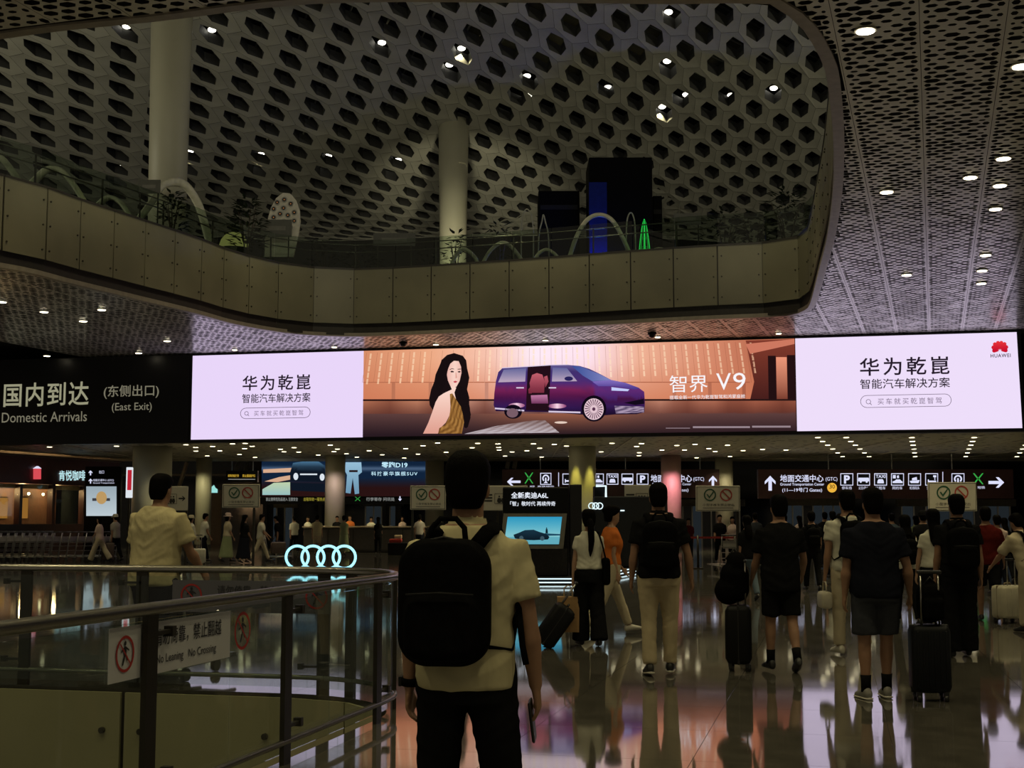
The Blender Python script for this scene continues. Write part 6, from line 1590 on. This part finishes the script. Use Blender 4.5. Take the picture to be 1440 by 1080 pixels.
backpack(F, 'black pack on the woman with the pale sleeve', .28, .4, .14, 1.17, vox=.02)
person('person in a black cap and dark top under the cart notice board', 1298, 28, 1.64, 0, .03, top=(BLK, .6, .85), bottom=(GREY, 'trousers'), hat=('cap', BLK))
person('man in a pale tee ahead of the red shirt', 1402, 26, 1.55, 0, .03, top=(PINK, .6, .85), bottom=(NAVY, 'trousers'))
person('long haired woman in black beyond the red shirt', 1412, 31, 1.5, 4, .03, top=(BLK, .9, .85), bottom=(BLK, 'trousers'), sex='f', hair='long')
person('person in dark clothes standing at the far doors left of the disc', 1103, 36, 1.6, 0, .03, top=(BLK, .8, .85), bottom=(BLK, 'trousers'))
F = person('woman in pale pink walking left in front of the lit map totem', 141, 46, 1.60, 80, .05, ((.4, .05, -.1), (-.4, .2, .4)), ((.35, .06, .2), (-.2, .06, .3)), top=(PINK, .9, .85), bottom=(BEIGE, 'wide'), sex='f', hair='bob', skin=SKIN2)
q = at(153, 730, 46.3); suitcase('brown suitcase behind the woman in pale pink', q.x, 46.3, .3, .42, .26, .58, mat('case_brown', (.09, .06, .05), .5), .3)
person('person in a striped top and white cap beside the brown suitcase', 163, 46.8, 1.64, 60, .05, top=(STRIPE, .8, .85), bottom=(BLK, 'trousers'), hat=('cap', WTEE))
person('woman with white sleeves and a pale blue bag behind the yellow tee', 268, 45, 1.6, -40, .05, top=(WTEE, 1.7, .85), bottom=(DBLUE, 'trousers'), sex='f', hair='long', hat=('cap', BEIGE))
q = at(281, 730, 43); suitcase('white suitcase with raised handle behind the yellow tee', q.x, 43, .2, .42, .28, .46, mat('case_white', (.55, .52, .42), .4), .42)
person('man in a white tee and dark trousers standing by the slim column', 287, 46, 1.67, -60, .08, top=(WTEE, .66, .86), bottom=(NAVY, 'trousers'))
person('woman in a pale bucket hat and long sage dress', 320, 46, 1.68, -60, .03, top=(BEIGE, .9, .9), bottom=(GREEN, 'skirt'), sex='f', hair='bob', hat=('bucket', PINK), skin=SKIN2)
person('woman in a long dark dress right of the bucket hat', 344, 45, 1.62, -40, .03, top=(BLK, .9, .9), bottom=(NAVY, 'skirt'), sex='f', hair='long')
person('man in beige shirt and trousers striding right near the neon rings', 367, 46, 1.67, -75, .06, ((.42, .05, -.1), (-.4, .2, .4)), ((.5, .06, .3), (.3, .06, .3)), top=(WTEE, .75, .84), bottom=(BEIGE, 'trousers'))
q = at(392, 730, 47); cart('luggage cart with parcels before the man in beige', V(q.x, 47, 0), math.radians(-75)); suitcase('dark brown case on the cart before the man in beige', q.x, 47, .3, .5, .3, .4, mat('case_brown', (.09, .06, .05), .5)).location.z = .2
person('man in a yellow shirt and shorts standing at the counter', 446, 54, 1.64, 0, .03, top=(YTEE, .66, .84), bottom=(KHAKI, 'shorts'))
person('woman in a sage green dress standing at the counter', 484, 54, 1.62, -8, .03, top=(GREEN, .5, .9), bottom=(GREEN, 'skirt'), sex='f', hair='bun')
person('clerk in a dark top behind the counter left of the green dress', 474, 62.5, 1.62, 180, .0, top=(BLK, .9, .85), bottom=(BLK, 'trousers'))
person('clerk in a yellow top behind the counter right of the green dress', 492, 62.5, 1.66, 170, .0, top=(ORANGE, .9, .85), bottom=(BLK, 'trousers'))
person('clerk in a white top behind the left end of the counter', 433, 62.5, 1.6, 175, .0, top=(WTEE, .9, .85), bottom=(BLK, 'trousers'), sex='f', hair='bob')
person('clerk in pale red behind the right half of the counter', 566, 62.5, 1.62, 185, .0, top=(PINK, .9, .85), bottom=(BLK, 'trousers'), sex='f', hair='bob')
person('clerk in white behind the middle of the counter', 522, 62.5, 1.58, 180, .0, top=(WTEE, .9, .85), bottom=(BLK, 'trousers'))
person('person in dark clothes leaning on a cart at the far left middle', 393, 50, 1.6, 90, .2, top=(BLK, .9, .85), bottom=(BLK, 'trousers'))
person('person in white standing far off near the carts and the counter', 414, 57, 1.6, 30, .02, top=(WTEE, .9, .85), bottom=(BLK, 'trousers'))
person('man in black facing the hall behind the belt barrier', 1012, 44, 1.62, 180, .0, top=(BLK, .9, .85), bottom=(BLK, 'trousers'))
person('woman in a pale top beside the man behind the belt barrier', 1030, 45, 1.56, 170, .0, top=(PINK, .9, .85), bottom=(BLK, 'trousers'), sex='f', hair='bob')
person('attendant in red and black behind the belt barrier near the pink column', 968, 48, 1.5, 180, .0, top=(RED, .9, .85), bottom=(BLK, 'trousers'))
person('man in a grey tee far off left of the upward arrow', 1062, 40, 1.66, 0, .03, top=(GREY, .66, .85), bottom=(BLK, 'trousers'))
person('woman in a pale blouse far off under the ground transport lettering', 1124, 43, 1.58, 10, .03, top=(PINK, .66, .88), bottom=(DBLUE, 'trousers'), sex='f', hair='long')
person('man in black far off between the navy tee and the white shirt', 1160, 40, 1.68, -6, .03, top=(BLK, .66, .85), bottom=(GREY, 'trousers'))
person('person with short hair in blue grey far off right of the navy tee', 1254, 34, 1.62, 0, .03, top=(DBLUE, .66, .85), bottom=(BLK, 'trousers'))
person('woman in sage far off behind the pale sleeve', 1288, 37, 1.57, 8, .03, top=(GREEN, .66, .88), bottom=(BLK, 'trousers'), sex='f', hair='bob')
person('man in stripes waiting at the right end of the counter', 590, 56, 1.66, -10, .03, top=(STRIPE, .66, .85), bottom=(NAVY, 'trousers'))
person('woman in black waiting at the middle of the counter', 532, 56, 1.56, 6, .03, top=(BLK, .9, .85), bottom=(BLK, 'trousers'), sex='f', hair='long')
bpy.data.objects.remove(FOB); bpy.data.scenes.remove(TMP)
